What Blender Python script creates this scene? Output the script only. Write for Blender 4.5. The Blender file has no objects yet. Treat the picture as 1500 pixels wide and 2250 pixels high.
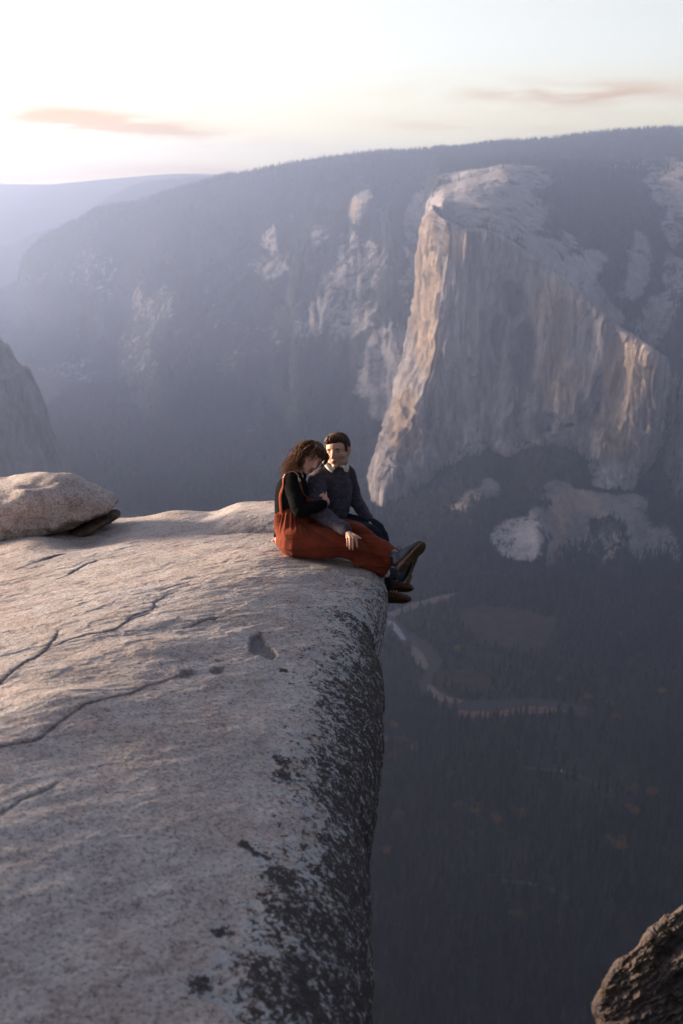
import bpy, bmesh, math, random
import numpy as np
from mathutils import Vector, Matrix, Quaternion

# ------------------------------------------------------------------ camera, world, sun
SC = bpy.context.scene
COL = SC.collection
PITCH = math.radians(18.5)
FPX = 2187.0                      # 35 mm lens on a 24x36 frame, in pixels of the 1500x2250 photograph
CP, SP = math.cos(PITCH), math.sin(PITCH)

cam_d = bpy.data.cameras.new("camera")
cam = bpy.data.objects.new("camera", cam_d)
COL.objects.link(cam)
cam.location = (0, 0, 0)
cam.rotation_euler = (math.pi/2 - PITCH, 0, 0)
cam_d.sensor_fit = 'VERTICAL'
cam_d.sensor_height = 36.0
cam_d.sensor_width = 24.0
cam_d.lens = 35.0
cam_d.clip_start = 0.05
cam_d.clip_end = 60000
cam_d.dof.use_dof = True
cam_d.dof.focus_distance = 7.15
cam_d.dof.aperture_fstop = 2.4
SC.camera = cam

SUN_AZ = math.radians(-73)        # clockwise from the viewing direction (+Y)
SUN_EL = math.radians(6.4)
SUN_DIR = Vector((math.sin(SUN_AZ)*math.cos(SUN_EL), math.cos(SUN_AZ)*math.cos(SUN_EL), math.sin(SUN_EL)))
sd = bpy.data.lights.new("sun", 'SUN')
sd.energy = 3.9
sd.angle = math.radians(12.0)
sd.color = (1.0, 0.76, 0.54)
sun = bpy.data.objects.new("sun", sd)
sun.rotation_euler = SUN_DIR.to_track_quat('Z', 'Y').to_euler()
COL.objects.link(sun)

W = bpy.data.worlds.new("World")
SC.world = W
W.use_nodes = True
wn = W.node_tree.nodes; wl = W.node_tree.links
for n in list(wn): wn.remove(n)

class NT:
    """small node-tree helper"""
    def __init__(s, tree): s.t = tree; s.n = tree.nodes; s.l = tree.links
    def add(s, typ, **kw):
        nd = s.n.new(typ)
        for k, v in kw.items():
            if k == 'inp':
                for a, b in v.items():
                    if hasattr(b, 'is_output') or isinstance(b, bpy.types.NodeSocket): s.l.new(b, nd.inputs[a])
                    else: nd.inputs[a].default_value = b
            else: setattr(nd, k, v)
        return nd
    def math(s, op, a, b=None, clamp=False):
        nd = s.n.new('ShaderNodeMath'); nd.operation = op; nd.use_clamp = clamp
        for i, q in enumerate((a, b)):
            if q is None: continue
            if isinstance(q, bpy.types.NodeSocket): s.l.new(q, nd.inputs[i])
            else: nd.inputs[i].default_value = q
        return nd.outputs[0]
    def mix(s, fac, a, b, blend='MIX'):
        nd = s.n.new('ShaderNodeMix'); nd.data_type = 'RGBA'; nd.blend_type = blend
        for i, q in ((0, fac), (6, a), (7, b)):
            if isinstance(q, bpy.types.NodeSocket): s.l.new(q, nd.inputs[i])
            else: nd.inputs[i].default_value = q if i == 0 else (tuple(q)+(1,) if len(q) == 3 else q)
        return nd.outputs[2]
    def maprange(s, v, a, b, c=0.0, d=1.0, smooth=False):
        nd = s.n.new('ShaderNodeMapRange')
        if smooth: nd.interpolation_type = 'SMOOTHSTEP'
        s.l.new(v, nd.inputs[0])
        for i, q in enumerate((a, b, c, d)): nd.inputs[i+1].default_value = q
        return nd.outputs[0]
    def noise(s, vec, scale, detail=4, rough=0.5, dist=0.0, dims='3D'):
        nd = s.n.new('ShaderNodeTexNoise'); nd.noise_dimensions = dims
        if vec is not None: s.l.new(vec, nd.inputs['Vector'])
        nd.inputs['Scale'].default_value = scale; nd.inputs['Detail'].default_value = detail
        nd.inputs['Roughness'].default_value = rough; nd.inputs['Distortion'].default_value = dist
        return nd.outputs[0]
    def mapping(s, vec, scale=(1,1,1), loc=(0,0,0), rot=(0,0,0)):
        nd = s.n.new('ShaderNodeMapping'); s.l.new(vec, nd.inputs[0])
        nd.inputs['Scale'].default_value = scale; nd.inputs['Location'].default_value = loc
        nd.inputs['Rotation'].default_value = rot
        return nd.outputs[0]
    def obj(s):
        return s.add('ShaderNodeTexCoord').outputs['Object']
    def attr(s, name, out='Fac'):
        nd = s.n.new('ShaderNodeAttribute'); nd.attribute_name = name
        return nd.outputs[out]

w = NT(W.node_tree)
sky = w.add('ShaderNodeTexSky')
sky.sky_type = 'NISHITA'; sky.sun_disc = False
sky.sun_elevation = SUN_EL
sky.sun_rotation = SUN_AZ
sky.altitude = 2200; sky.air_density = 1.0; sky.dust_density = 2.5; sky.ozone_density = 1.6
# thin cloud streaks, placed by azimuth / elevation of the sky direction
gd = w.add('ShaderNodeTexCoord').outputs['Generated']
sx = w.add('ShaderNodeSeparateXYZ', inp={0: gd})
az = w.math('ARCTAN2', sx.outputs[0], sx.outputs[1])
el = w.math('ARCSINE', sx.outputs[2])
comb = w.add('ShaderNodeCombineXYZ', inp={0: az, 1: el})
cn = w.noise(w.mapping(comb.outputs[0], scale=(7, 60, 1), rot=(0, 0, 0.0)), 1.0, 6, 0.62, 0.6)
cn2 = w.noise(w.mapping(comb.outputs[0], scale=(3, 22, 1), loc=(4, 2, 0)), 1.0, 5, 0.6, 0.4)
def skymask(u, v, ru, rv, tilt=0.0):
    """soft elliptical area of sky round the direction of photograph pixel (u, v)"""
    x = (u-750)/FPX; y = (1125-v)/FPX
    d = Vector((x, CP + y*SP, -SP + y*CP)).normalized()
    a0, e0 = math.atan2(d.x, d.y), math.asin(d.z)
    da = w.math('SUBTRACT', az, a0); de = w.math('SUBTRACT', el, e0)
    de = w.math('SUBTRACT', de, w.math('MULTIPLY', da, tilt))
    q = w.math('ADD', w.math('POWER', w.math('DIVIDE', da, ru/FPX), 2.0), w.math('POWER', w.math('DIVIDE', de, rv/FPX), 2.0))
    return w.math('EXPONENT', w.math('MULTIPLY', q, -1.0))
m = w.math('MULTIPLY', skymask(240, 274, 200, 21, -0.09), 2.2)
m = w.math('ADD', m, w.math('MULTIPLY', skymask(1290, 207, 260, 24, -0.02), 1.15))
m = w.math('ADD', m, w.math('MULTIPLY', skymask(420, 372, 300, 11, 0.0), 0.8))
m = w.math('ADD', m, w.math('MULTIPLY', skymask(950, 275, 130, 14, -0.05), 0.5))
m = w.math('ADD', m, w.math('MULTIPLY', skymask(100, 395, 240, 10, 0.0), 0.8))
cf = w.math('MULTIPLY', m, w.maprange(cn, 0.36, 0.62, 0.0, 1.0, True), clamp=True)
wisp = w.math('MULTIPLY', w.maprange(cn2, 0.52, 0.75, 0.0, 0.25, True), 1.0)
cf = w.math('MAXIMUM', cf, wisp, clamp=True)
SKY_CLOUD_NODE_FAC = cf
# a thin high veil of cloud over the sunset: brightest low in the west, fading overhead and to the east
daz = w.math('SUBTRACT', az, float(SUN_AZ))
west = w.math('MULTIPLY', w.math('ADD', w.math('COSINE', daz), 1.0), 0.5)
elp = w.math('MAXIMUM', el, 0.0)
fall = w.math('EXPONENT', w.math('MULTIPLY', elp, -1.2))
vb = w.math('MULTIPLY', w.math('MULTIPLY', fall, w.maprange(west, 0.0, 0.75, 0.20, 1.0)), 2.45)
veilc = w.mix(w.maprange(el, -0.01, 0.13, 0, 1, True), (1.0, 0.76, 0.30), w.mix(w.maprange(el, 0.15, 0.45, 0, 1), (1.0, 0.94, 0.84), (0.84, 0.84, 1.0)))
vs = w.add('ShaderNodeVectorMath', operation='SCALE', inp={0: veilc}); w.l.new(vb, vs.inputs['Scale'])
base_sky = w.mix(1.0, w.mix(0.82, sky.outputs[0], (0, 0, 0)), vs.outputs[0], 'ADD')
cloudcol = w.mix(w.maprange(az, -0.25, 0.15), (2.05, 1.12, 0.18), (1.65, 1.12, 0.70))
skyout = w.mix(cf, base_sky, cloudcol)
bg = w.add('ShaderNodeBackground', inp={'Color': skyout, 'Strength': 0.10})
wo = w.add('ShaderNodeOutputWorld'); w.l.new(bg.outputs[0], wo.inputs[0])

SC.view_settings.view_transform = 'Standard'
SC.view_settings.look = 'None'
SC.view_settings.exposure = 2.38
SC.view_settings.gamma = 1.0
cy = SC.cycles
cy.use_denoising = True
try: cy.denoiser = 'OPENIMAGEDENOISE'
except Exception: pass
cy.volume_bounces = 2
cy.max_bounces = 8
cy.volume_step_rate = 1.0
cy.use_adaptive_sampling = True
cy.adaptive_threshold = 0.01

# ------------------------------------------------------------------ numeric helpers
def ray(u, v):
    x = (np.asarray(u, float)-750)/FPX; y = (1125-np.asarray(v, float))/FPX
    return np.stack([x, CP + y*SP, -SP + y*CP], -1)
def PY(u, v, Y):                   # point seen at photograph pixel (u,v) standing at ground distance Y
    d = ray(u, v); return d*(np.asarray(Y, float)/d[..., 1])[..., None]
def PD(u, v, D):                   # same, at depth D along the optical axis
    return ray(u, v)*np.asarray(D, float)[..., None] if np.ndim(D) else ray(u, v)*D
def PZ(u, v, Z):                   # same, on the level Z
    d = ray(u, v); return d*(Z/d[..., 2])[..., None]
def toUV(P):
    P = np.asarray(P, float); D = P[..., 1]*CP - P[..., 2]*SP
    return 750 + FPX*P[..., 0]/D, 1125 - FPX*(P[..., 1]*SP + P[..., 2]*CP)/D

def _h(ix, iy, iz, seed):
    n = (ix*374761393 + iy*668265263 + iz*2147483647 + seed*974634777) & 0xFFFFFFFF
    n = ((n ^ (n >> 13))*1274126177) & 0xFFFFFFFF
    n = ((n ^ (n >> 16))*2246822519) & 0xFFFFFFFF
    n ^= n >> 15
    return (n & 0xFFFFFF)/float(0xFFFFFF)*2-1
def vnoise(P, seed=0):
    P = np.asarray(P, float); f = np.floor(P); i = f.astype(np.int64); t = P-f
    t = t*t*t*(t*(t*6-15)+10)
    r = 0
    for dx in (0, 1):
        wx = t[..., 0] if dx else 1-t[..., 0]
        for dy in (0, 1):
            wy = t[..., 1] if dy else 1-t[..., 1]
            for dz in (0, 1):
                wz = t[..., 2] if dz else 1-t[..., 2]
                r = r + wx*wy*wz*_h(i[..., 0]+dx, i[..., 1]+dy, i[..., 2]+dz, seed)
    return r
def fbm(P, scale=1.0, oct=4, gain=0.5, seed=0, ridge=False):
    """fractal noise; scale = size of the largest features in metres (scalar or 3-vector)"""
    P = np.asarray(P, float)/np.asarray(scale, float); a = 1.0; r = 0; tot = 0
    for k in range(oct):
        q = vnoise(P + k*17.3, seed+k)
        if ridge: q = 1-2*np.abs(q)
        r = r + a*q; tot += a; a *= gain; P = P*2.03
    return r/tot
def sstep(a, b, x):
    t = np.clip((np.asarray(x, float)-a)/(b-a), 0, 1); return t*t*(3-2*t)
def crom(C, n):
    """resample control points C (k,...) to n points with a Catmull-Rom spline (axis 0)"""
    C = np.asarray(C, float); k = len(C)
    s = np.linspace(0, k-1, n); i = np.minimum(s.astype(int), k-2); t = (s-i).reshape((-1,)+(1,)*(C.ndim-1))
    g = lambda j: C[np.clip(j, 0, k-1)]
    p0, p1, p2, p3 = g(i-1), g(i), g(i+1), g(i+2)
    return 0.5*((2*p1) + (-p0+p2)*t + (2*p0-5*p1+4*p2-p3)*t*t + (-p0+3*p1-3*p2+p3)*t**3)
def loft(C, n, m):
    return np.swapaxes(crom(np.swapaxes(crom(C, n), 0, 1), m), 0, 1)
def gnormals(P):
    du = np.gradient(P, axis=1); dv = np.gradient(P, axis=0)
    N = np.cross(du, dv); L = np.linalg.norm(N, axis=-1, keepdims=True); L[L == 0] = 1
    return N/L
def polydist(X, Y, line):
    """distance of points to a polyline, side sign and arc parameter"""
    best = np.full(X.shape, 1e9); sgn = np.zeros(X.shape); par = np.zeros(X.shape)
    L = 0; line = np.asarray(line, float)
    tot = np.sum(np.linalg.norm(np.diff(line, axis=0), axis=1))
    for a, b in zip(line[:-1], line[1:]):
        ab = b-a; l2 = ab@ab + 1e-12
        t = np.clip(((X-a[0])*ab[0]+(Y-a[1])*ab[1])/l2, 0, 1)
        dx = X-(a[0]+t*ab[0]); dy = Y-(a[1]+t*ab[1]); d = np.hypot(dx, dy)
        mk = d < best
        best[mk] = d[mk]; sgn[mk] = np.sign(ab[0]*dy-ab[1]*dx)[mk]; par[mk] = ((L+t*math.sqrt(l2))/tot)[mk]
        L += math.sqrt(l2)
    return best, sgn, par
def inpoly(X, Y, poly):
    X = np.asarray(X); Y = np.asarray(Y); r = np.zeros(X.shape, bool); n = len(poly)
    for i in range(n):
        x0, y0 = poly[i]; x1, y1 = poly[(i+1) % n]
        c = ((y0 > Y) != (y1 > Y)) & (X < (x1-x0)*(Y-y0)/((y1-y0) if y1 != y0 else 1e-9) + x0)
        r ^= c
    return r

# ------------------------------------------------------------------ object helpers
def tag(o, label=None, cat=None, group=None, kind=None):
    if label: o['label'] = label
    if cat: o['category'] = cat
    if group: o['group'] = group
    if kind: o['kind'] = kind
    return o
def empty(name, loc, label, cat, group=None):
    o = bpy.data.objects.new(name, None); o.empty_display_size = 0.1
    COL.objects.link(o); o.location = loc
    return tag(o, label, cat, group)
def link(name, me, mat=None, parent=None):
    o = bpy.data.objects.new(name, me); COL.objects.link(o)
    if mat is not None and not me.materials: me.materials.append(mat)
    if parent is not None:
        o.parent = parent
        o.matrix_parent_inverse = Matrix.Translation(-parent.location)
    return o
def raw_mesh(name, V, F, smooth=True, attrs=None, cols=None):
    V = np.asarray(V, np.float32).reshape(-1, 3); F = np.asarray(F, np.int32)
    k = F.shape[1]
    me = bpy.data.meshes.new(name)
    me.vertices.add(len(V)); me.vertices.foreach_set('co', V.ravel())
    me.loops.add(F.size); me.loops.foreach_set('vertex_index', F.ravel())
    me.polygons.add(len(F)); me.polygons.foreach_set('loop_start', np.arange(0, F.size, k, dtype=np.int32))
    me.polygons.foreach_set('loop_total', np.full(len(F), k, np.int32))
    me.polygons.foreach_set('use_smooth', np.full(len(F), smooth))
    for a, val in (attrs or {}).items():
        at = me.attributes.new(a, 'FLOAT', 'POINT'); at.data.foreach_set('value', np.asarray(val, np.float32).ravel())
    for a, val in (cols or {}).items():
        c = np.ones((len(V), 4), np.float32); c[:, :3] = np.asarray(val, np.float32).reshape(-1, 3)
        at = me.attributes.new(a, 'FLOAT_COLOR', 'POINT'); at.data.foreach_set('color', c.ravel())
    me.update(); me.validate()
    return me
def grid_faces(n, m, flip=False, wrap=False):
    i = np.arange(n-1)[:, None]; mm = m if wrap else m-1
    j = np.arange(mm)[None, :]; j2 = (j+1) % m
    a = i*m+j; b = i*m+j2; c = (i+1)*m+j2; d = (i+1)*m+j
    F = np.stack([a, d, c, b] if not flip else [a, b, c, d], -1).reshape(-1, 4)
    return F
def grid_obj(name, P, mat, parent=None, flip=False, attrs=None, cols=None, smooth=True, wrap=False):
    n, m = P.shape[:2]
    return link(name, raw_mesh(name, P.reshape(-1, 3), grid_faces(n, m, flip, wrap), smooth, attrs, cols), mat, parent)

def new_mat(name, rough=0.9, spec=0.2):
    M = bpy.data.materials.new(name); M.use_nodes = True
    b = M.node_tree.nodes['Principled BSDF']
    b.inputs['Roughness'].default_value = rough
    b.inputs['Specular IOR Level'].default_value = spec
    return M, NT(M.node_tree), b
def simple_mat(name, col, rough=0.8, spec=0.2, var=0.25, scale=30.0, bump=0.0, bscale=200.0, metal=0.0, stretch=(1, 1, 1), sheen=0.0):
    M, t, b = new_mat(name, rough, spec)
    o = t.obj(); mp = t.mapping(o, scale=stretch)
    nz = t.noise(mp, scale, 5, 0.6)
    c = t.mix(t.maprange(nz, 0.3, 0.7), [q*(1-var) for q in col], [min(1, q*(1+var)) for q in col])
    t.l.new(c, b.inputs['Base Color']); b.inputs['Metallic'].default_value = metal
    if sheen: b.inputs['Sheen Weight'].default_value = sheen; b.inputs['Sheen Roughness'].default_value = 0.5
    if bump:
        bn = t.add('ShaderNodeBump', inp={'Strength': bump, 'Distance': 0.01, 'Height': t.noise(mp, bscale, 3, 0.6)})
        t.l.new(bn.outputs[0], b.inputs['Normal'])
    return M
# ------------------------------------------------------------------ far terrain
FLOOR_Z = -1100.0

def terrain_mat(name, veg=(0.020, 0.026, 0.020), k=1.0):
    """granite / forest mix driven by the 'veg' attribute; 'tint' colours the rock"""
    M, t, b = new_mat(name, 0.95, 0.1)
    o = t.obj()
    st = t.noise(t.mapping(o, scale=(1, 1, 0.10)), 0.045, 6, 0.65, 0.6)
    st2 = t.noise(t.mapping(o, scale=(1, 1, 0.25)), 0.012, 5, 0.6, 0.4)
    fine = t.noise(o, 0.12, 5, 0.7)
    rock = t.mix(t.maprange(st, 0.32, 0.68), (0.60, 0.58, 0.56), (1.25, 1.22, 1.18))
    rock = t.mix(t.maprange(st2, 0.35, 0.65), t.mix(1.0, rock, (0.78, 0.78, 0.80), 'MULTIPLY'), rock)
    rock = t.mix(1.0, rock, t.attr('tint', 'Color'), 'MULTIPLY')
    vegc = t.mix(t.maprange(fine, 0.35, 0.65), [c*0.6 for c in veg], [c*1.5 for c in veg])
    mid = t.noise(t.mapping(o, scale=(1, 1, 0.45)), 0.016, 6, 0.68, 0.8)
    f = t.math('ADD', t.attr('veg'), t.math('MULTIPLY', t.math('SUBTRACT', fine, 0.5), 1.1))
    f = t.math('ADD', f, t.math('MULTIPLY', t.math('SUBTRACT', mid, 0.5), 1.6))
    f = t.maprange(f, 0.40, 0.60, 0, 1, True)
    col = t.mix(f, rock, vegc)
    t.l.new(col, b.inputs['Base Color'])
    h = t.math('ADD', t.math('MULTIPLY', st, 1.0), t.math('MULTIPLY', fine, 0.5))
    bn = t.add('ShaderNodeBump', inp={'Strength': 0.9, 'Distance': 14.0*k, 'Height': h})
    t.l.new(bn.outputs[0], b.inputs['Normal'])
    return M
M_TERR = terrain_mat('granite_and_forest')
GREY = np.array([0.34, 0.31, 0.30]); WARM = np.array([0.46, 0.36, 0.27])
DARKR = np.array([0.10, 0.095, 0.105]); PALE = np.array([0.48, 0.45, 0.44])

FOREST_SRC = []          # (P grid, veg grid, density) for the tree scatter

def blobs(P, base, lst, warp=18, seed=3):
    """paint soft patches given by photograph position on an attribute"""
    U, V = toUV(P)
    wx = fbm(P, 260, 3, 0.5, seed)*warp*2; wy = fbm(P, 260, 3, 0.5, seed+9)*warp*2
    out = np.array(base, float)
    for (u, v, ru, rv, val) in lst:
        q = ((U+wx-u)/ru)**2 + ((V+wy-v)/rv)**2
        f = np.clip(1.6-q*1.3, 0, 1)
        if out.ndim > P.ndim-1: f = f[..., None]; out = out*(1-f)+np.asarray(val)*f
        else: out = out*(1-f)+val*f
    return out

def terr(name, ctrl, n, m, amp, size, oct=6, seed=0, veg=None, tint=None, flip=False, fl=None, kind='structure', label=None, keep=None, trees=None):
    C = np.array([[PY(u, v, y) if v is not None else None for (u, v, y) in row] for row in ctrl], float)
    P = loft(C, n, m)
    N = gnormals(P)
    k = 1.0 if keep is None else keep(P, n, m)[..., None]
    d = fbm(P, size, oct, 0.52, seed, ridge=False)[..., None]*amp
    d = d + (fbm(P, np.asarray(size)*0.45, oct, 0.55, seed+30, ridge=True)[..., None])*amp*0.45
    P = P + N*d*k
    if fl is not None: P = P + N*fl(P)[..., None]
    ve = np.zeros((n, m)) if veg is None else veg(P)
    ti = np.broadcast_to(GREY, P.shape).copy() if tint is None else tint(P)
    o = grid_obj(name, P, M_TERR, flip=flip, attrs={'veg': ve}, cols={'tint': ti})
    tag(o, label=label, kind=kind)
    if trees: FOREST_SRC.append((P, ve, trees))
    return o

# farthest ridges down the valley (left)
terr('distant_hills', [
    [(-500, 404, 12500), (-100, 402, 12500), (0, 405, 12500), (100, 408, 12500), (200, 400, 12500), (370, 386, 12500), (480, 386, 12500), (620, 392, 12500), (800, 400, 12500)],
    [(-500, 405, 11600), (-100, 405, 11600), (0, 410, 11600), (100, 412, 11600), (200, 403, 11600), (370, 388, 11600), (480, 388, 11600), (620, 396, 11600), (800, 400, 11600)],
    [(-500, 470, 10900), (-100, 470, 10900), (0, 480, 10900), (100, 480, 10900), (200, 470, 10900), (370, 450, 10900), (480, 450, 10900), (620, 450, 10900), (800, 450, 10900)],
    [(-500, 620, 9900), (-100, 620, 9900), (0, 640, 9900), (100, 640, 9900), (200, 640, 9900), (370, 600, 9900), (480, 600, 9900), (620, 600, 9900), (800, 600, 9900)]],
    120, 300, 50, 1500, 6, 5, veg=lambda P: 0.9+0*P[..., 0], keep=lambda P, n, m: sstep(0.25, 0.5, np.linspace(0, 1, n))[:, None]*np.ones((n, m))*0.9+0.1)
terr('middle_hills', [
    [(-700, 640, 10500), (-200, 580, 10500), (0, 556, 10500), (60, 530, 10500), (150, 498, 10500), (200, 474, 10500), (232, 448, 10500), (290, 418, 10500), (350, 402, 10500), (480, 394, 10500), (600, 392, 10500), (800, 400, 10500)],
    [(-700, 630, 9500), (-200, 570, 9500), (0, 550, 9500), (60, 525, 9500), (150, 495, 9500), (200, 470, 9500), (232, 444, 9500), (290, 414, 9500), (350, 401, 9500), (480, 392, 9500), (600, 390, 9500), (800, 400, 9500)],
    [(-700, 720, 8700), (-200, 690, 8700), (0, 660, 8700), (60, 640, 8700), (150, 600, 8700), (200, 580, 8700), (232, 560, 8700), (290, 520, 8700), (350, 500, 8700), (480, 470, 8700), (600, 460, 8700), (800, 460, 8700)],
    [(-700, 800, 7900), (-200, 800, 7900), (0, 790, 7900), (60, 780, 7900), (150, 760, 7900), (200, 750, 7900), (232, 740, 7900), (290, 720, 7900), (350, 700, 7900), (480, 640, 7900), (600, 600, 7900), (800, 600, 7900)]],
    150, 400, 40, 900, 6, 15, veg=lambda P: 0.85+0*P[..., 0], trees=0.5, keep=lambda P, n, m: sstep(0.3, 0.5, np.linspace(0, 1, n))[:, None]*np.ones((n, m))*0.85+0.15)

# north wall of the valley, left of the great cliff
UW = [-700, -200, 0, 48, 85, 130, 181, 213, 256, 341, 427, 490, 533, 661, 800, 900, 1000, 1080]
VW = [800, 700, 627, 573, 541, 520, 499, 472, 456, 435, 413, 395, 389, 363, 344, 338, 334, 322]
crest = [8200, 7900, 7600, 7500, 7450, 7400, 7350, 7300, 7250, 7150, 7050, 7000, 6950, 6800, 6650, 6600, 6550, 6500]
def rowN(dv, dy, sh=0):
    return [(u+sh, v+dv if not callable(dv) else dv(u, v), y-dy if not callable(dy) else dy(u, y)) for u, v, y in zip(UW, VW, crest)]
def foot(u, v): return float(toUV(np.array([0, 4300.0 if u > 300 else 5200.0, FLOOR_Z-20]))[1])
def wall_veg(P):
    v = 0.84 + 0.22*fbm(P, (500, 500, 350), 4, 0.5, 41)
    return blobs(P, v, [(796, 455, 24, 55, 0.40), (915, 460, 22, 50, 0.36), (905, 560, 20, 120, 0.42), (700, 520, 30, 34, 0.50), (790, 570, 55, 45, 0.52),
                        (780, 640, 60, 70, 0.5), (600, 520, 22, 40, 0.45), (590, 580, 60, 30, 0.52), (330, 660, 60, 70, 0.6), (200, 600, 60, 60, 0.62),
                        (120, 830, 120, 40, 0.6), (310, 760, 40, 120, 0.62), (860, 800, 60, 90, 0.35), (840, 870, 50, 50, 0.3), (750, 700, 100, 60, 0.45)])
def wall_tint(P):
    return blobs(P, np.broadcast_to(GREY, P.shape).copy(), [(790, 470, 18, 60, WARM), (915, 450, 18, 50, GREY*1.2), (790, 420, 30, 20, PALE)])
def wall_fold(P):
    U, V = toUV(P)
    # gullies and ribs running down the wall
    k = sstep(760, 560, U)
    a = (U+V*0.85)/1.31*k+U*(1-k); c = (V-U*0.85)/1.31*k*0.3+V*0.22*(1-k)
    g = fbm(np.stack([a, c, 0*U], -1), (150, 90, 1), 5, 0.5, 77, ridge=True)
    return g*100*sstep(380, 560, V)*sstep(1200, 900, V)
terr('valley_wall', [
    rowN(6, -1500), rowN(0, 0), rowN(lambda u, v: v+30, 500),
    rowN(lambda u, v: v*0.55+0.45*foot(u, v) if u < 300 else v*0.75+0.25*foot(u, v), 1000),
    rowN(lambda u, v: v*0.2+0.8*foot(u, v) if u < 300 else v*0.45+0.55*foot(u, v), lambda u, y: y-1500 if u < 300 else y-1500),
    [(u, foot(u, v), 5200 if u <= 300 else 4300) for u, v in zip(UW, VW)], ],
    420, 620, 60, 700, 7, 25, veg=wall_veg, tint=wall_tint, fl=wall_fold, trees=0.5,
    keep=lambda P, n, m: sstep(0.18, 0.4, np.linspace(0, 1, n))[:, None]*np.ones((n, m))*0.95+0.05)

# plateau and slopes east (right) of and behind the great cliff
EU = [925, 955, 1000, 1100, 1200, 1300, 1430, 1500, 1600, 1780, 2100]
def ER(v, y): return [(u, vv+(14 if u < 930 else 0), yy+(1100 if u < 930 else 0)) for u, vv, yy in zip(EU, v, y if hasattr(y, '__len__') else [y]*len(EU))]
def east_veg(P):
    v = 0.85 + 0.12*fbm(P, 250, 4, 0.5, 51)
    v = blobs(P, v, [(965, 462, 40, 34, 0.1), (1020, 440, 80, 70, 0.28), (1090, 420, 90, 60, 0.33), (1150, 400, 70, 45, 0.42), (1130, 480, 90, 50, 0.38), (1190, 545, 60, 36, 0.25), (1240, 595, 50, 36, 0.25), (1300, 650, 46, 34, 0.28), (1350, 700, 40, 30, 0.3),
                     (1215, 560, 60, 40, 0.35), (1260, 620, 55, 35, 0.35), (1280, 590, 50, 36, 0.30), (1350, 690, 40, 30, 0.35),
                     (1470, 400, 60, 60, 0.42), (1490, 480, 45, 60, 0.42), (1385, 370, 90, 18, 0.5), (1400, 560, 35, 60, 0.38), (1390, 620, 30, 40, 0.33), (1440, 700, 40, 60, 0.40),
                     (1470, 620, 30, 80, 0.45), (1250, 338, 40, 9, 0.55), (1495, 1000, 60, 100, 0.36), (1450, 1220, 55, 90, 0.33), (1500, 880, 60, 60, 0.38), (1380, 1130, 50, 40, 0.45)], 14)
    U, V = toUV(P)
    return v
def east_tint(P):
    return blobs(P, np.broadcast_to(GREY*0.95, P.shape).copy(), [(1000, 430, 60, 50, GREY*1.1), (1470, 430, 80, 90, GREY*1.05), (1250, 600, 80, 60, PALE*0.85)])
def east_fold(P):
    U, V = toUV(P)
    g = fbm(np.stack([U, V*0.35, 0*U], -1), (60, 60, 1), 5, 0.55, 97, ridge=True)
    return g*28*sstep(700, 850, V)*sstep(1330, 1250, V)*sstep(1380, 1440, U)
terr('forested_plateau', [
    ER([352, 346, 342, 336, 330, 322, 318, 318, 318, 318, 318], 8000),
    ER([341, 336, 334, 320, 314, 301, 291, 290, 290, 290, 290], 6700),
    ER([380, 368, 362, 348, 346, 345, 345, 338, 335, 330, 330], 5600),
    ER([440, 420, 400, 372, 378, 385, 385, 375, 360, 360, 360], 4750),
    ER([520, 455, 430, 430, 460, 500, 520, 520, 520, 520, 520], 4150),
    ER([640, 500, 500, 524, 590, 665, 770, 790, 790, 790, 790], [4200, 3830, 3700, 3560, 3540, 3560, 3640, 3500, 3500, 3450, 3400]),
    ER([900, 800, 800, 800, 850, 900, 960, 960, 960, 960, 960], [4150, 3950, 3800, 3680, 3640, 3640, 3600, 3330, 3300, 3250, 3150]),
    ER([1080, 1080, 1060, 1060, 1060, 1100, 1130, 1150, 1150, 1150, 1150], [4000, 4000, 3800, 3700, 3640, 3500, 3160, 3080, 3060, 3040, 3000]),
    ER([1120, 1120, 1120, 1120, 1140, 1220, 1300, 1330, 1330, 1340, 1350], [3950, 3950, 3800, 3700, 3500, 3100, 2700, 2560, 2550, 2540, 2530])],
    500, 520, 26, 420, 7, 35, veg=east_veg, tint=east_tint, fl=east_fold, trees=1.0,
    keep=lambda P, n, m: sstep(0.12, 0.3, np.linspace(0, 1, n))[:, None]*np.ones((n, m))*0.9+0.1)

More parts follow.
